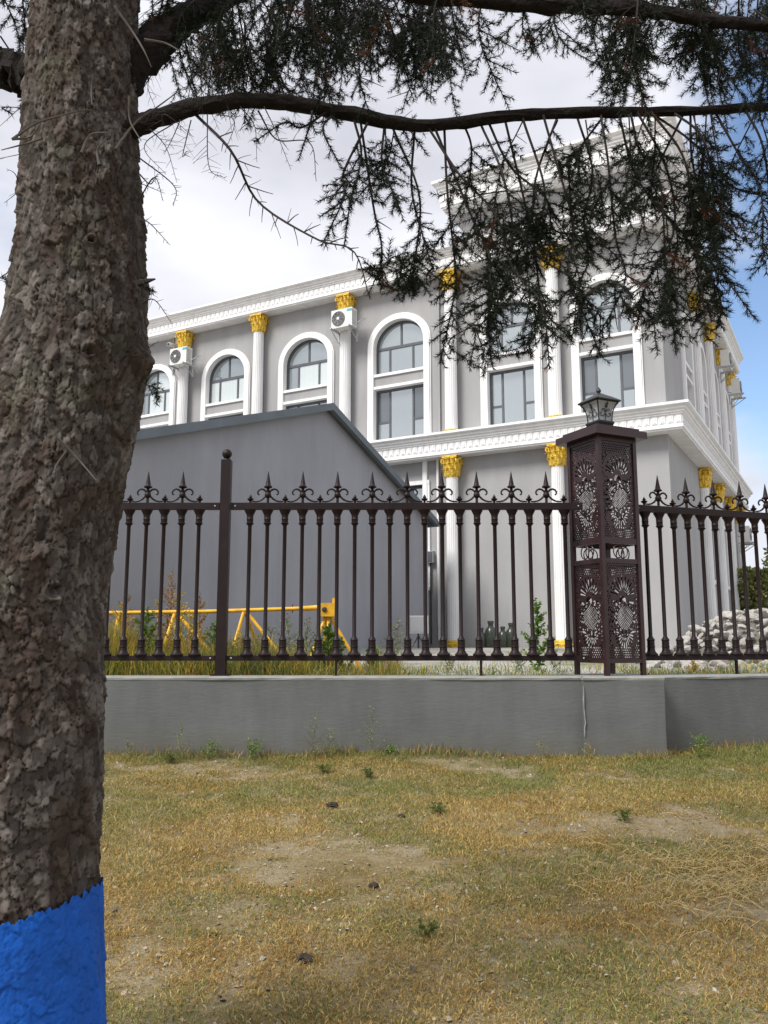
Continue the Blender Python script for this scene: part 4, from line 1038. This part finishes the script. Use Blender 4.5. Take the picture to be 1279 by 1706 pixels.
# ================================================================= RUBBLE PILE
def stone_mesh(seed):
    g = random.Random(seed); bm = bmesh.new(); bmesh.ops.create_icosphere(bm, subdivisions=2, radius=1)
    for v in bm.verts: v.co *= 1+g.uniform(-.06, .06)
    for _ in range(9):
        nrm = Vector((g.gauss(0, 1), g.gauss(0, 1), g.gauss(0, 1))).normalized(); d = g.uniform(.45, .78)
        for v in bm.verts:
            e = v.co.dot(nrm)
            if e > d: v.co -= nrm*(e-d)
    for v in bm.verts: v.co.x *= 1.25; v.co.z *= .72
    bmesh.ops.dissolve_limit(bm, angle_limit=R(6), verts=bm.verts, edges=bm.edges)
    me = bpy.data.meshes.new('rubble_stone'); bm.to_mesh(me); bm.free(); me.materials.append(M['stone']); return me
M['stone'] = mat('pale_rubble', (.41, .39, .36), .95, noise=(3, .35), bump=(14, .6, .02))
stm = [stone_mesh(i) for i in range(10)]
g = random.Random(5)
pc = at(1262, 1090, 13.2); SLAB = 'irregular pale grey stone in the rubble pile beside the building'
def pile_h(x, y):
    d = math.hypot((x-pc.x-.40)/1.75, (y-pc.y)/1.5); return max(0, 1-d**2.6)*.74
st = []
tries = 0
while len(st) < 290 and tries < 30000:
    tries += 1
    x = pc.x+g.uniform(-2.1, 1.9); y = pc.y+g.uniform(-1.9, .6); r = g.uniform(.055, .115)*(1 if g.random() < .85 else 1.4); hh = pile_h(x, y)
    if hh <= .02 and g.random() > .5: continue
    z = float(yz(x, y))+hh
    if any((x-a)**2+(y-b)**2+(z-c)**2 < ((r+rr)*.66)**2 for a, b, c, rr in st): continue
    st.append((x, y, z, r))
    o = link('rubble_stone', stm[g.randrange(10)], None, (x, y, z+r*.12)); o.scale = (r, r*g.uniform(.8, 1.2), r*g.uniform(.75, 1.15)); o.rotation_euler = (g.uniform(-.7, .7), g.uniform(-.7, .7), g.uniform(0, 6.28))
    tag(o, SLAB, 'stone', 'pale stones of the rubble pile')
stones = [o for o in COL.objects if o.name.startswith('rubble_stone')]
def own(o, lab):
    if o['label'] == SLAB: o['label'] = lab; return True
vis = [o for o in stones if abs(o.location.x/o.location.y*1400+639.5) < 1279 and o.location.x/o.location.y*1400+639.5 < 1262]
for key, lab in ((lambda o: -o.location.z, 'topmost pale stone of the rubble pile'), (lambda o: o.location.x, 'leftmost stray stone of the rubble pile, nearest the lattice pillar'),
        (lambda o: -max(o.scale), 'biggest pale block showing in the rubble pile'), (lambda o: o.location.y, 'stone of the rubble pile lying closest to the iron fence'), (lambda o: max(o.scale), 'smallest stone on the face of the rubble pile')):
    own(sorted(vis, key=key)[0], lab)
# core of smaller spoil under the stones
xs = np.linspace(pc.x-2.0, pc.x+2.2, 50); ys = np.linspace(pc.y-1.9, pc.y+1.9, 46); GX, GY = np.meshgrid(xs, ys)
GZ = np.array([[pile_h(a, b) for a in xs] for b in ys])-.10+yz(GX, GY)+(vnoise(GX*6, GY*6, 5)-.5)*.1
idx = np.arange(GX.size).reshape(GX.shape); F = np.stack([idx[:-1, :-1], idx[:-1, 1:], idx[1:, 1:], idx[1:, :-1]], -1).reshape(-1, 4)
tag(link('rubble_core', npmesh('rubble_core', np.stack([GX, GY, GZ], -1).reshape(-1, 3), F, mat('grey_spoil', (.17, .155, .135), 1, noise=(12, .3), bump=(30, .8, .03)), smooth=False)), 'fine grey spoil filling the rubble pile', 'spoil', kind='stuff')

# ================================================================= FAR BUSHES AND TREES
def bush(px, Y, wpx, ytop, label, cols, seed, n=5200, leaf=.16, cat='tree'):
    q = at(px, 1080, Y); z0 = float(yz(q.x, q.y)); top = at(px, ytop, Y).z; W = wpx*Y/1400/2
    o = thing('leafy_tree', label, cat, (q.x, q.y, z0)); H = top-z0; g = np.random.RandomState(seed)
    cl = [(g.uniform(-.55, .55)*W, g.uniform(-.5, .5)*W, H*g.uniform(.2, .8), W*g.uniform(.30, .62)) for _ in range(22)]
    Lf = []
    for i in range(n):
        c = cl[g.randint(len(cl))]; d = g.normal(size=3); d /= np.linalg.norm(d); r = c[3]*(.3+.8*g.rand())
        p = (c[0]+d[0]*r, c[1]+d[1]*r, min(H*1.02, max(.05, c[2]+d[2]*r*.8))); Lf.append((p, g.normal(size=3)+d, leaf*g.uniform(.6, 1.3), leaf*.3))
    V, F, T = leafset(Lf, cols, seed); link('crown', npmesh('crown', V, F, M['leaf'], T), o)
    mb = MB(); mb.tube([(0, 0, -.1), (.05, 0, H*.35), (0, .05, H*.7)], [.12, .09, .04], 7)
    for c in cl[:7]: mb.tube([(.05, 0, H*.3), (c[0]*.5, c[1]*.5, c[2]*.75), (c[0], c[1], c[2])], [.06, .04, .015], 5)
    mb.build('trunk', M['twig'], o, True)
OLV = [(.22, .26, .08), (.30, .32, .11), (.16, .20, .06), (.36, .33, .13)]
bush(1266, 26, 62, 915, 'olive green bushy tree beyond the right end of the building', OLV, 1)
bush(1308, 28, 70, 895, 'taller green tree at the right edge beyond the rubble', OLV, 2)
bush(1348, 34, 90, 905, 'distant green tree past the right edge', OLV, 4)

# ================================================================= SPRUCE TREE
TY = 2.9
tree = thing('spruce_tree', 'big old spruce with flaking bark and a blue painted foot', 'tree', (-1.2, TY, 0))
# trunk section table (photo y, centre x, width in px)
tab = [(-900, 150, 120), (-300, 146, 165), (0, 140, 178), (200, 134, 192), (400, 134, 208), (560, 126, 232), (640, 116, 246), (800, 82, 248), (1000, 40, 272), (1200, 28, 302), (1450, 12, 308), (1600, 8, 324), (1750, 2, 352), (2100, -10, 460)]
zz = []; cxs = []; rr_ = []
for (y, c, wd) in tab:
    q = at(c, y, TY); l = at(c-wd/2, y, TY); zz.append(q.z); cxs.append(q.x); rr_.append((q.x-l.x))
o_ = np.argsort(zz); zz = np.array(zz)[o_]; cxs = np.array(cxs)[o_]; rr_ = np.array(rr_)[o_]
def trunk_surface(zlo, zhi, nz, na, rough=1.0, off=0., ztop=None):
    zs = np.linspace(zlo, zhi, nz); th = np.linspace(0, 2*np.pi, na, endpoint=False)
    TH, ZZ = np.meshgrid(th, zs)
    if ztop is not None: ZZ = np.minimum(ZZ, ztop(TH))
    cx = np.interp(ZZ, zz, cxs); rad = np.interp(ZZ, zz, rr_)*.905
    U = TH/(2*np.pi)
    # flowing distortion so that the plates are irregular
    wob = vnoise(np.cos(TH)*3+7, ZZ*5+np.sin(TH)*3, 2, 4)-.5; wob2 = vnoise(np.sin(TH)*4+3, ZZ*9+np.cos(TH)*4, 12, 4)-.5
    rag = vnoise(np.cos(TH)*26+9, ZZ*34+np.sin(TH)*26, 32, 4)-.5; rag2 = vnoise(np.sin(TH)*26+2, ZZ*30+np.cos(TH)*26, 42, 4)-.5
    u1 = U*37+wob*1.9+rag*.6; v1 = ZZ*15.5+wob2*2.3+rag2*.6
    f1, f2, idv, dx, dy = cells(u1, v1, 37, 5); e1 = np.clip((f2-f1)/.07, 0, 1)
    u2 = U*80+wob2*3+rag2*1.0; v2 = ZZ*33+wob*3+rag*1.0
    g1, g2, id2, dx2, dy2 = cells(u2, v2, 80, 9); e2 = np.clip((g2-g1)/.08, 0, 1)
    big = vnoise(np.cos(TH)*1.6+1, ZZ*1.8+np.sin(TH)*1.6, 8, 4)-.5
    mid = vnoise(np.cos(TH)*9+21, ZZ*7+np.sin(TH)*9, 18, 4)-.5
    fine = vnoise(U*210, ZZ*170, 28, 3)-.5
    # plates lift at their lower edge
    d = .045*big+.016*mid+.0058*e1+.0075*idv*e1+.010*(idv-.1)*dy*e1+.007*(np.mod(idv*7.3, 1)-.5)*dx*e1+.0014*e2+.0040*id2*e2+.005*id2*dy2*e2+.0012*rag+.0016*fine
    lump = np.zeros_like(d)
    def blob(xa, za, ra, amp):   # xa: angle
        da = (np.mod(TH-xa+np.pi, 2*np.pi)-np.pi)*.24; return amp*np.exp(-((da/ra)**2+((ZZ-za)/ra)**2))
    lump += blob(R(-2), at(245, 605, TY).z, .050, .040)+blob(R(182), at(5, 610, TY).z, .12, .055)+blob(R(4), at(236, 480, TY).z, .05, .012)
    # knots on the front
    kn = np.zeros_like(d)
    for (px, py, ra) in ((150, 580, .024), (150, 393, .015), (90, 985, .03), (62, 500, .016)):
        q = at(px, py, TY-.22); cxx = np.interp(q.z, zz, cxs); rv = np.interp(q.z, zz, rr_); an = -math.acos(max(-1, min(1, (q.x-cxx)/rv)))
        da = (np.mod(TH-an+np.pi, 2*np.pi)-np.pi)*rv; dd = np.sqrt(da**2+((ZZ-q.z)*1.1)**2)
        kn += .014*np.exp(-((dd-ra)/(.007))**2)-.026*np.exp(-(dd/(ra*.62))**2)
    D_ = rad+off+d*rough+lump+kn*rough
    X = cx+np.cos(TH)*D_; Yv = TY+np.sin(TH)*D_
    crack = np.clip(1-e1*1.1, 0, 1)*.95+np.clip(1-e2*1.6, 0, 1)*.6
    # bark colour: plates grey, fresh undersides brown, darker brown in the fissures
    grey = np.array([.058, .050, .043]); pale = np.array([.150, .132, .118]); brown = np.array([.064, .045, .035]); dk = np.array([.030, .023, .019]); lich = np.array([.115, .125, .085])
    a = idv[..., None]; b_ = np.clip((vnoise(U*22+3, ZZ*9, 51, 4)-.42)*5, 0, 1)[..., None]
    c = grey*(1-a)+pale*a; c = c*(1-b_*.75)+brown*b_*.75
    li = np.clip((vnoise(U*14+13, ZZ*6+5, 91, 4)-.60)*6, 0, 1)[..., None]; c = c*(1-li*.3)+lich*li*.3
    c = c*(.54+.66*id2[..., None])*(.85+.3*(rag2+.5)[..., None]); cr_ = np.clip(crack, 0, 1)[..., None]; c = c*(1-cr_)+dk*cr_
    V = np.stack([X+1.2, Yv-TY, ZZ], -1).reshape(-1, 3)
    idx = np.arange(nz*na).reshape(nz, na); nxt = np.roll(idx, -1, 1)
    F = np.stack([idx[:-1], nxt[:-1], nxt[1:], idx[1:]], -1).reshape(-1, 4)
    return V, F, c.reshape(-1, 3)
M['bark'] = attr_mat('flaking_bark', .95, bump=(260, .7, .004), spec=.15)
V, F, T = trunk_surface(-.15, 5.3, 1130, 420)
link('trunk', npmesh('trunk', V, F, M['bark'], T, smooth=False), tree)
zc = at(60, 1505, TY).z; zr2 = at(165, 1474, TY).z
def ptop(TH):
    base = zc+(zr2-zc)*np.clip((np.cos(TH)-.15)/.85, -.6, 1)**1
    return base+(vnoise(np.cos(TH)*22+50, np.sin(TH)*22+50, 6, 4)-.5)*.04
V, F, T = trunk_surface(-.16, 1.2, 300, 440, .42, .017, ptop)
M['blue'] = mat('cobalt_blue_paint', (.002, .085, .42), .6, noise=(7, .22), bump=(60, .5, .005), spec=.3)
link('paint_band', npmesh('paint_band', V, F, M['blue'], None, smooth=True), tree)

# limbs ---------------------------------------------------------------
def smoothpath(pts, n):
    """catmull-rom through points"""
    P_ = [Vector(p) for p in pts]; P_ = [P_[0]*2-P_[1]]+P_+[P_[-1]*2-P_[-2]]; out = []
    segs = len(P_)-3
    for i in range(n+1):
        t_ = i/n*segs; k = min(int(t_), segs-1); u = t_-k; a, b, c, d = P_[k:k+4]
        out.append(.5*((2*b)+(c-a)*u+(2*a-5*b+4*c-d)*u*u+(3*b-a-3*c+d)*u**3))
    return out
def limb(pts, rads, seed, sides=14, step=60, off=Vector((1.2, -TY, 0))):
    path = smoothpath(pts, step); g = random.Random(seed)
    rd = [float(np.interp(i/step, np.linspace(0, 1, len(rads)), rads)) for i in range(step+1)]
    mb = MB(); mb.tube([p+off for p in path], rd, sides)
    for i, v in enumerate(mb.v):
        r_ = rd[i//sides]*.24; mb.v[i] = (v[0]+g.gauss(0, r_*.5), v[1]+g.gauss(0, r_*.5), v[2]+g.gauss(0, r_*.5))
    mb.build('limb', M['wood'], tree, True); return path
def W(x, y, Y): return at(x, y, Y)
mainp = limb([W(150, 240, 2.86), W(232, 208, 2.84), W(330, 178, 2.84), W(450, 168, 2.88), W(560, 186, 2.92), W(700, 209, 2.96), W(850, 193, 3.0), W(1000, 187, 3.05), W(1150, 185, 3.08), W(1290, 178, 3.12), W(1500, 172, 3.2), W(1750, 180, 3.3)], [.050, .036, .028, .027, .026, .024, .022, .020, .018, .016, .012, .006], 1)
upl = limb([W(170, 170, 2.9), W(240, 90, 2.95), W(330, 20, 3.05), W(460, -40, 3.2), W(640, -60, 3.35), W(820, -40, 3.4), W(1100, -80, 3.6), W(1400, -90, 3.7)], [.09, .068, .05, .042, .034, .026, .018, .008], 2)
leftl = limb([W(140, 210, 2.9), W(70, 140, 2.9), W(-20, 105, 2.95), W(-150, 60, 3.0), W(-350, 0, 3.1)], [.10, .078, .062, .045, .02], 3)
upr = limb([W(180, -180, 2.85), W(420, -60, 2.8), W(640, -20, 2.78), W(860, 6, 2.76), W(1050, 14, 2.74), W(1180, 34, 2.74), W(1290, 44, 2.74), W(1450, 60, 2.75)], [.06, .04, .032, .026, .024, .022, .018, .010], 4)
back = limb([W(150, -100, 3.0), W(330, -180, 3.4), W(600, -220, 3.9), W(900, -200, 4.2), W(1250, -160, 4.4)], [.06, .045, .032, .022, .01], 5)

# twigs and needles ------------------------------------------------------
twb = MB(); paleb = MB(); NE = []      # needle stretches: (p0, p1, colour kind)
OFF = Vector((1.2, -TY, 0))
def tw(pts, r0, r1, mbx=None, n=4):
    k = len(pts); (mbx or twb).tube([p+OFF for p in pts], [r0+(r1-r0)*i/(k-1) for i in range(k)], n, False)
def shoot(p, d, ln, r, rg, needles=True, depth=0, kind=0, grav=.25, bareness=0.):
    """one shoot curving slightly with gravity, with side shoots"""
    n = max(3, int(ln/.03)); q = [p]; dd = d.normalized()
    for i in range(n):
        dd = (dd+Vector((rg.gauss(0, .07), rg.gauss(0, .07), rg.gauss(0, .07)-grav*.12))).normalized(); q.append(q[-1]+dd*ln/n)
    tw(q, r, r*.45, n=3 if depth > 0 else 4)
    if needles and rg.random() > bareness:
        s = int(len(q)*(.0 if depth else .1))
        for i in range(s, len(q)-1): NE.append((q[i], q[i+1], kind))
    if depth < 1 and ln > .07:
        m = int(ln/.040)
        for i in range(m):
            if rg.random() < .12: continue
            t_ = .15+.8*i/m; k = min(int(t_*n), n-1); a = q[k]; dv = (q[k+1]-q[k]).normalized()
            sd_ = dv.cross(Vector((rg.gauss(0, .5), -1+rg.gauss(0, .4), rg.gauss(0, .5)))).normalized()*(1 if i % 2 else -1)
            v = dv*.75+sd_*.8; shoot(a, v, ln*rg.uniform(.22, .42)*(1.1-t_)+.025, r*.6, rg, needles, depth+1, kind, grav, bareness)
    return q
def branchlet(pts, r0, seed, side=.17, dens=1., bare=.12, start=.12, dead=False, kind=0, gap=.046):
    """a drooping secondary branch through given points, with alternating side shoots"""
    rg = random.Random(seed); pts = [Vector(pts[0])]+[Vector(q)+Vector((rg.gauss(0, .030), rg.gauss(0, .06), rg.gauss(0, .020))) for q in pts[1:]]; path = smoothpath(pts, 26); L_ = sum((path[i+1]-path[i]).length for i in range(26))
    tw(path, r0*(.8 if dead else .62), r0*.24, n=5)
    m = int(L_/gap*dens*(1 if dead else 1.25)); ph = rg.uniform(0, 6.28); fq = rg.uniform(9, 14)*L_
    for i in range(m):
        t_ = start+(1-start)*(i+rg.random()*.6)/m; k = min(int(t_*26), 25); a = path[k].lerp(path[k+1], t_*26-k); dv = (path[k+1]-path[k]).normalized()
        vv = Vector((rg.gauss(0, .35), -1+rg.gauss(0, .6), rg.gauss(0, .35))); sd_ = dv.cross(vv).normalized()*(1 if i % 2 else -1)
        ln = side*(.30+.75*math.sin(math.pi*min(1, .15+t_*.85)))*rg.uniform(.4, 1.25)*(1.12-t_*.5)
        if not dead:
            cl = .5+.5*math.sin(ph+t_*fq)+.25*(t_ > .75)
            if rg.random() > .35+cl: continue
            ln *= .55+.75*cl
        nd = (not dead) and rg.random() > bare*(1.6 if t_ < .35 else .6)
        shoot(a, dv*.72+sd_*.85, ln, r0*.34, rg, nd, 0 if ln > .06 else 1, kind if rg.random() > .04 else 1, .35)
    if not dead:
        for k in range(int(26*max(start, .3)), 26): NE.append((path[k], path[k+1], kind))
sd_i = 1000
def br(pix, Y0, Y1, r0=.008, **kw):
    global sd_i; sd_i += 1
    n = len(pix); branchlet([W(x, y, Y0+(Y1-Y0)*i/(n-1)) for i, (x, y) in enumerate(pix)], r0, sd_i, **kw)
def fill(n, x0, x1, ys, y0, y1, Ya, Yb, side):
    for i in range(n):
        x = rgf.uniform(x0, x1); Y = rgf.uniform(Ya, Yb); xe = x+rgf.uniform(-60, 80); ye = rgf.uniform(y0, y1)
        br([(x, ys), ((x+xe)/2+rgf.uniform(-25, 25), (ys+ye)/2), (xe, ye)], Y, Y+rgf.uniform(-.15, .15), .005, side=side, bare=.12)
rgf = random.Random(9)
# dead hanging branch in the open sky
br([(325, 190), (385, 258), (450, 320), (525, 402), (575, 440), (620, 500)], 2.86, 2.7, .0075, dead=True, side=.085, gap=.035)
br([(430, 185), (475, 235), (512, 262), (545, 316)], 2.88, 2.8, .0045, dead=True, side=.05)
for (a, b) in (((300, 200), (290, 262)), ((318, 200), (330, 262)), ((345, 190), (398, 330)), ((250, 215), (292, 305)), ((360, 190), (392, 240)), ((290, 205), (255, 285)), ((400, 178), (412, 232)), ((270, 210), (320, 240)), ((440, 178), (470, 270))):
    br([a, ((a[0]+b[0])/2+6, (a[1]+b[1])/2-4), b], 2.82, 2.7, .003, dead=True, side=.07, gap=.03)
live = [
 ([(545, 185), (505, 205), (470, 222), (432, 244)], 2.9, 2.85, .10), ([(520, 182), (500, 215), (515, 245)], 2.9, 2.95, .10), ([(560, 188), (548, 225), (560, 250)], 2.92, 2.8, .10),
 ([(590, 200), (592, 260), (590, 330), (584, 402)], 2.92, 2.8, .15), ([(612, 205), (580, 270), (560, 330), (543, 378)], 2.9, 2.75, .10), ([(640, 210), (655, 270), (648, 330), (660, 398)], 2.95, 2.8, .12),
 ([(600, 200), (640, 330), (655, 400), (630, 452), (612, 462)], 3.0, 2.9, .10), ([(655, 215), (690, 330), (705, 420), (690, 468)], 3.0, 2.85, .12), ([(690, 220), (675, 300), (700, 380), (735, 440)], 3.0, 2.9, .10),
 ([(715, 215), (775, 295), (812, 375), (860, 445), (905, 530), (912, 612)], 2.96, 2.7, .19), ([(725, 215), (770, 330), (790, 440), (812, 520), (808, 580)], 2.96, 2.75, .19), ([(740, 215), (760, 330), (765, 430), (775, 500), (728, 588)], 3.0, 2.9, .16),
 ([(800, 205), (830, 300), (838, 400), (850, 500), (846, 598)], 3.0, 2.8, .18), ([(812, 200), (850, 270), (900, 330), (945, 362), (985, 395), (1050, 440)], 3.0, 2.9, .16),
 ([(840, 195), (860, 330), (880, 430), (895, 520), (880, 588)], 3.05, 3.0, .17), ([(870, 195), (880, 300), (900, 400), (945, 470), (985, 560)], 3.0, 2.8, .18), ([(905, 192), (940, 260), (968, 360), (972, 470), (1000, 575)], 3.0, 2.85, .18),
 ([(930, 190), (905, 290), (880, 380), (850, 440), (800, 520)], 3.1, 3.1, .15), ([(960, 190), (972, 280), (990, 370), (960, 460), (932, 520)], 3.1, 3.05, .17), ([(1000, 188), (1010, 300), (1030, 400), (1030, 480), (1010, 545)], 3.05, 2.9, .18),
 ([(1050, 187), (1085, 240), (1098, 330), (1100, 440), (1120, 590)], 3.05, 2.8, .19), ([(1062, 187), (1100, 280), (1098, 380), (1075, 470), (1052, 540)], 3.05, 2.95, .18), ([(1085, 187), (1120, 290), (1150, 380), (1160, 480), (1168, 578)], 3.05, 2.85, .19),
 ([(1120, 186), (1150, 260), (1195, 330), (1200, 430), (1240, 548)], 3.08, 2.85, .18), ([(1150, 186), (1180, 270), (1210, 370), (1195, 460), (1140, 560)], 3.08, 3.0, .18), ([(1190, 184), (1225, 250), (1265, 330), (1278, 430)], 3.1, 2.9, .17),
 ([(1030, 187), (1060, 300), (1130, 420), (1200, 500), (1215, 540)], 3.1, 3.2, .17), ([(1240, 180), (1270, 260), (1310, 380), (1300, 480)], 3.1, 3.0, .18), ([(1140, 186), (1100, 300), (1120, 380), (1090, 500)], 3.1, 3.2, .17),
 ([(770, 200), (800, 260), (770, 340), (745, 400)], 3.0, 3.2, .13), ([(1010, 187), (970, 250), (940, 330), (950, 420)], 3.1, 3.25, .15), ([(1080, 185), (1140, 230), (1230, 300), (1300, 340)], 3.1, 3.0, .16),
]
for pts, a, b, s in live: br(pts, a, b, .0085, side=s*.95, bare=.06, start=.12 if pts[0][0] < 650 else .30)
fill(3, 760, 1000, 200, 290, 420, 2.9, 3.2, .12); fill(9, 1020, 1290, 190, 280, 470, 2.9, 3.2, .14); fill(3, 560, 700, 205, 260, 340, 2.9, 3.1, .10)
for (x, y) in ((640, 440), (690, 425), (740, 300), (800, 380), (850, 470), (790, 540), (905, 500), (960, 500), (1000, 520), (1080, 470), (1130, 480), (1190, 450), (1090, 540), (1150, 530), (830, 560), (870, 380), (1040, 330), (1110, 300)):
    for k in range(3):
        a = rgf.uniform(-.2, 3.3); ll = rgf.uniform(45, 85); Yq = rgf.uniform(2.75, 3.1); br([(x, y), (x+math.cos(a)*ll*.5, y+math.sin(a)*ll*.5-6), (x+math.cos(a)*ll, y+math.sin(a)*ll)], Yq, Yq, .004, side=.09, bare=.0, start=.05)
# growth hanging from the limbs above the main limb
rg = random.Random(42)
def top(x0, y0, x1, y1, Y0, Y1, s=.15, **kw):
    mx_ = (x0+x1)/2+rg.uniform(-25, 25); my = (y0+y1)/2-rg.uniform(0, 20)
    br([(x0, y0), (mx_, my), (x1, y1)], Y0, Y1, .0065, side=s, **kw)
for i in range(92):
    x = rg.uniform(250, 1340); dense = x < 700
    if 690 < x < 1000 and rg.random() < .62: continue
    Y = rg.uniform(2.55, 3.9); y0 = rg.uniform(-130, -10); ye = rg.uniform(60, 200) if dense else rg.uniform(40, 220)
    top(x, y0, x+rg.uniform(-70, 90), ye, Y, Y+rg.uniform(-.2, .2), rg.uniform(.12, .2), bare=.18)
for i in range(46):
    x = rg.uniform(300, 720); Y = rg.uniform(2.8, 3.8); top(x, rg.uniform(-60, 60), x+rg.uniform(-60, 60), rg.uniform(90, 190), Y, Y+.1, .15, bare=.15)
for i in range(16):
    x = rg.uniform(1040, 1330); Y = rg.uniform(2.7, 3.5); top(x, rg.uniform(-30, 90), x+rg.uniform(-60, 60), rg.uniform(120, 230), Y, Y+.1, .16, bare=.12)
for i in range(22):   # sparse dead twigs above the limb near the trunk
    x = rg.uniform(245, 520); Y = rg.uniform(2.8, 3.1); x1 = x+rg.uniform(-60, 70)
    br([(x, rg.uniform(60, 120)), ((x+x1)/2, 140), (x1, rg.uniform(160, 215))], Y, Y, .003, dead=True, side=.08, gap=.028)
for (a, b, c) in (((30, -60), (20, 10), (50, 70)), ((-10, -40), (-5, 40), (25, 110)), ((60, -80), (75, -20), (48, 60)), ((-40, -30), (-30, 60), (-10, 130)), ((0, 60), (20, 90), (40, 130))):
    br([a, b, c], 3.1, 3.0, .006, side=.12)
for (a, b) in (((60, 250), (-5, 262)), ((50, 300), (5, 330)), ((45, 180), (-5, 175)), ((30, 470), (-15, 462)), ((60, 150), (10, 215)), ((35, 440), (-10, 470)), ((40, 330), (15, 300))):
    br([a, ((a[0]+b[0])/2, (a[1]+b[1])/2+4), b], 2.85, 2.75, .003, dead=a[1] not in (470, 180), side=.05)
for (a, b) in (((232, 310), (268, 322)), ((233, 330), (262, 352)), ((232, 365), (296, 412)), ((232, 290), (285, 300)), ((238, 470), (258, 466)), ((236, 505), (262, 520)), ((228, 260), (290, 345)), ((236, 492), (258, 500)), ((232, 545), (256, 590)), ((236, 640), (260, 655))):
    br([a, ((a[0]+b[0])/2+2, (a[1]+b[1])/2-4), b], 2.78, 2.72, .0035, dead=a[1] not in (492, 640), side=.035, gap=.02)
# broken stubs and pale dead twigs lying against the bark
def pale(pix, Y, r=.005): tw(smoothpath([W(x, y, Y+.02*math.sin(i*2)) for i, (x, y) in enumerate(pix)], 14), r, r*.3, paleb, 5)
for pix in ([(20, 232), (60, 205), (110, 190), (150, 183), (178, 196)], [(20, 232), (50, 228), (68, 205)], [(190, 10), (222, 55), (240, 85), (252, 112)], [(192, 248), (225, 205), (262, 178), (300, 150)], [(240, 66), (275, 72), (300, 85)],
            [(96, 730), (130, 765), (160, 800)], [(112, 750), (94, 775), (90, 790)], [(215, 160), (216, 200), (235, 235)], [(135, 255), (150, 225), (182, 220)], [(165, 275), (162, 250), (176, 232)], [(70, 230), (40, 240), (2, 250)], [(155, 125), (152, 150), (153, 175)]):
    pale(pix, 2.60)
tw(smoothpath([W(232, 472, 2.8), W(246, 468, 2.78), W(258, 465, 2.76)], 5), .014, .003, twb, 6)
tag(twb.build('twigs', M['twig'], tree), kind='stuff'); tag(paleb.build('dead_twigs', M['paletwig'], tree, True), kind='stuff')
# needles as thin tapered slivers
g = np.random.RandomState(3)
P0 = np.array([tuple(a) for a, b, c in NE]); P1 = np.array([tuple(b) for a, b, c in NE]); KD = np.array([c for a, b, c in NE])
seg = P1-P0; ln = np.linalg.norm(seg, axis=1)
cnt = np.maximum(1, (ln*800).astype(int)); total = cnt.sum()
lim = 1050000
if total > lim: cnt = np.maximum(1, (cnt*lim/total).astype(int))
ii = np.repeat(np.arange(len(P0)), cnt); n = len(ii)
t_ = g.rand(n, 1); p = P0[ii]+seg[ii]*t_; d = seg[ii]/ln[ii][:, None]
rv = g.normal(size=(n, 3)); rv -= (rv*d).sum(1, keepdims=True)*d; rv /= np.linalg.norm(rv, axis=1, keepdims=True)
dirn = d*g.uniform(.45, 1.25, (n, 1))+rv; dirn /= np.linalg.norm(dirn, axis=1, keepdims=True)
nl = g.uniform(.016, .027, (n, 1)); sdv = np.cross(dirn, g.normal(size=(n, 3))); sdv /= np.linalg.norm(sdv, axis=1, keepdims=True); sdv *= .0014
off = np.array([1.2, -TY, 0])
V = np.stack([p-sdv, p+sdv, p+dirn*nl], 1).reshape(-1, 3)+off; F = np.arange(3*n).reshape(-1, 3)
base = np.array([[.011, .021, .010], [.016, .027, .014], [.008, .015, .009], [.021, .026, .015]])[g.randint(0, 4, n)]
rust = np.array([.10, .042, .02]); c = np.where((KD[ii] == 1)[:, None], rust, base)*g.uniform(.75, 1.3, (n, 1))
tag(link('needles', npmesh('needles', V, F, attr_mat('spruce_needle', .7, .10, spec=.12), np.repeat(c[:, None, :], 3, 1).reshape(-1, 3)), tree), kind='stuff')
tt = sum(sum(len(p.vertices)-2 for p in o.data.polygons) for o in COL.objects if o.type == 'MESH' and o.get('kind') == 'stuff' or o.name in ('trunk', 'paint_band'))
print('needles', n, 'segments', len(NE), 'tris', tt)
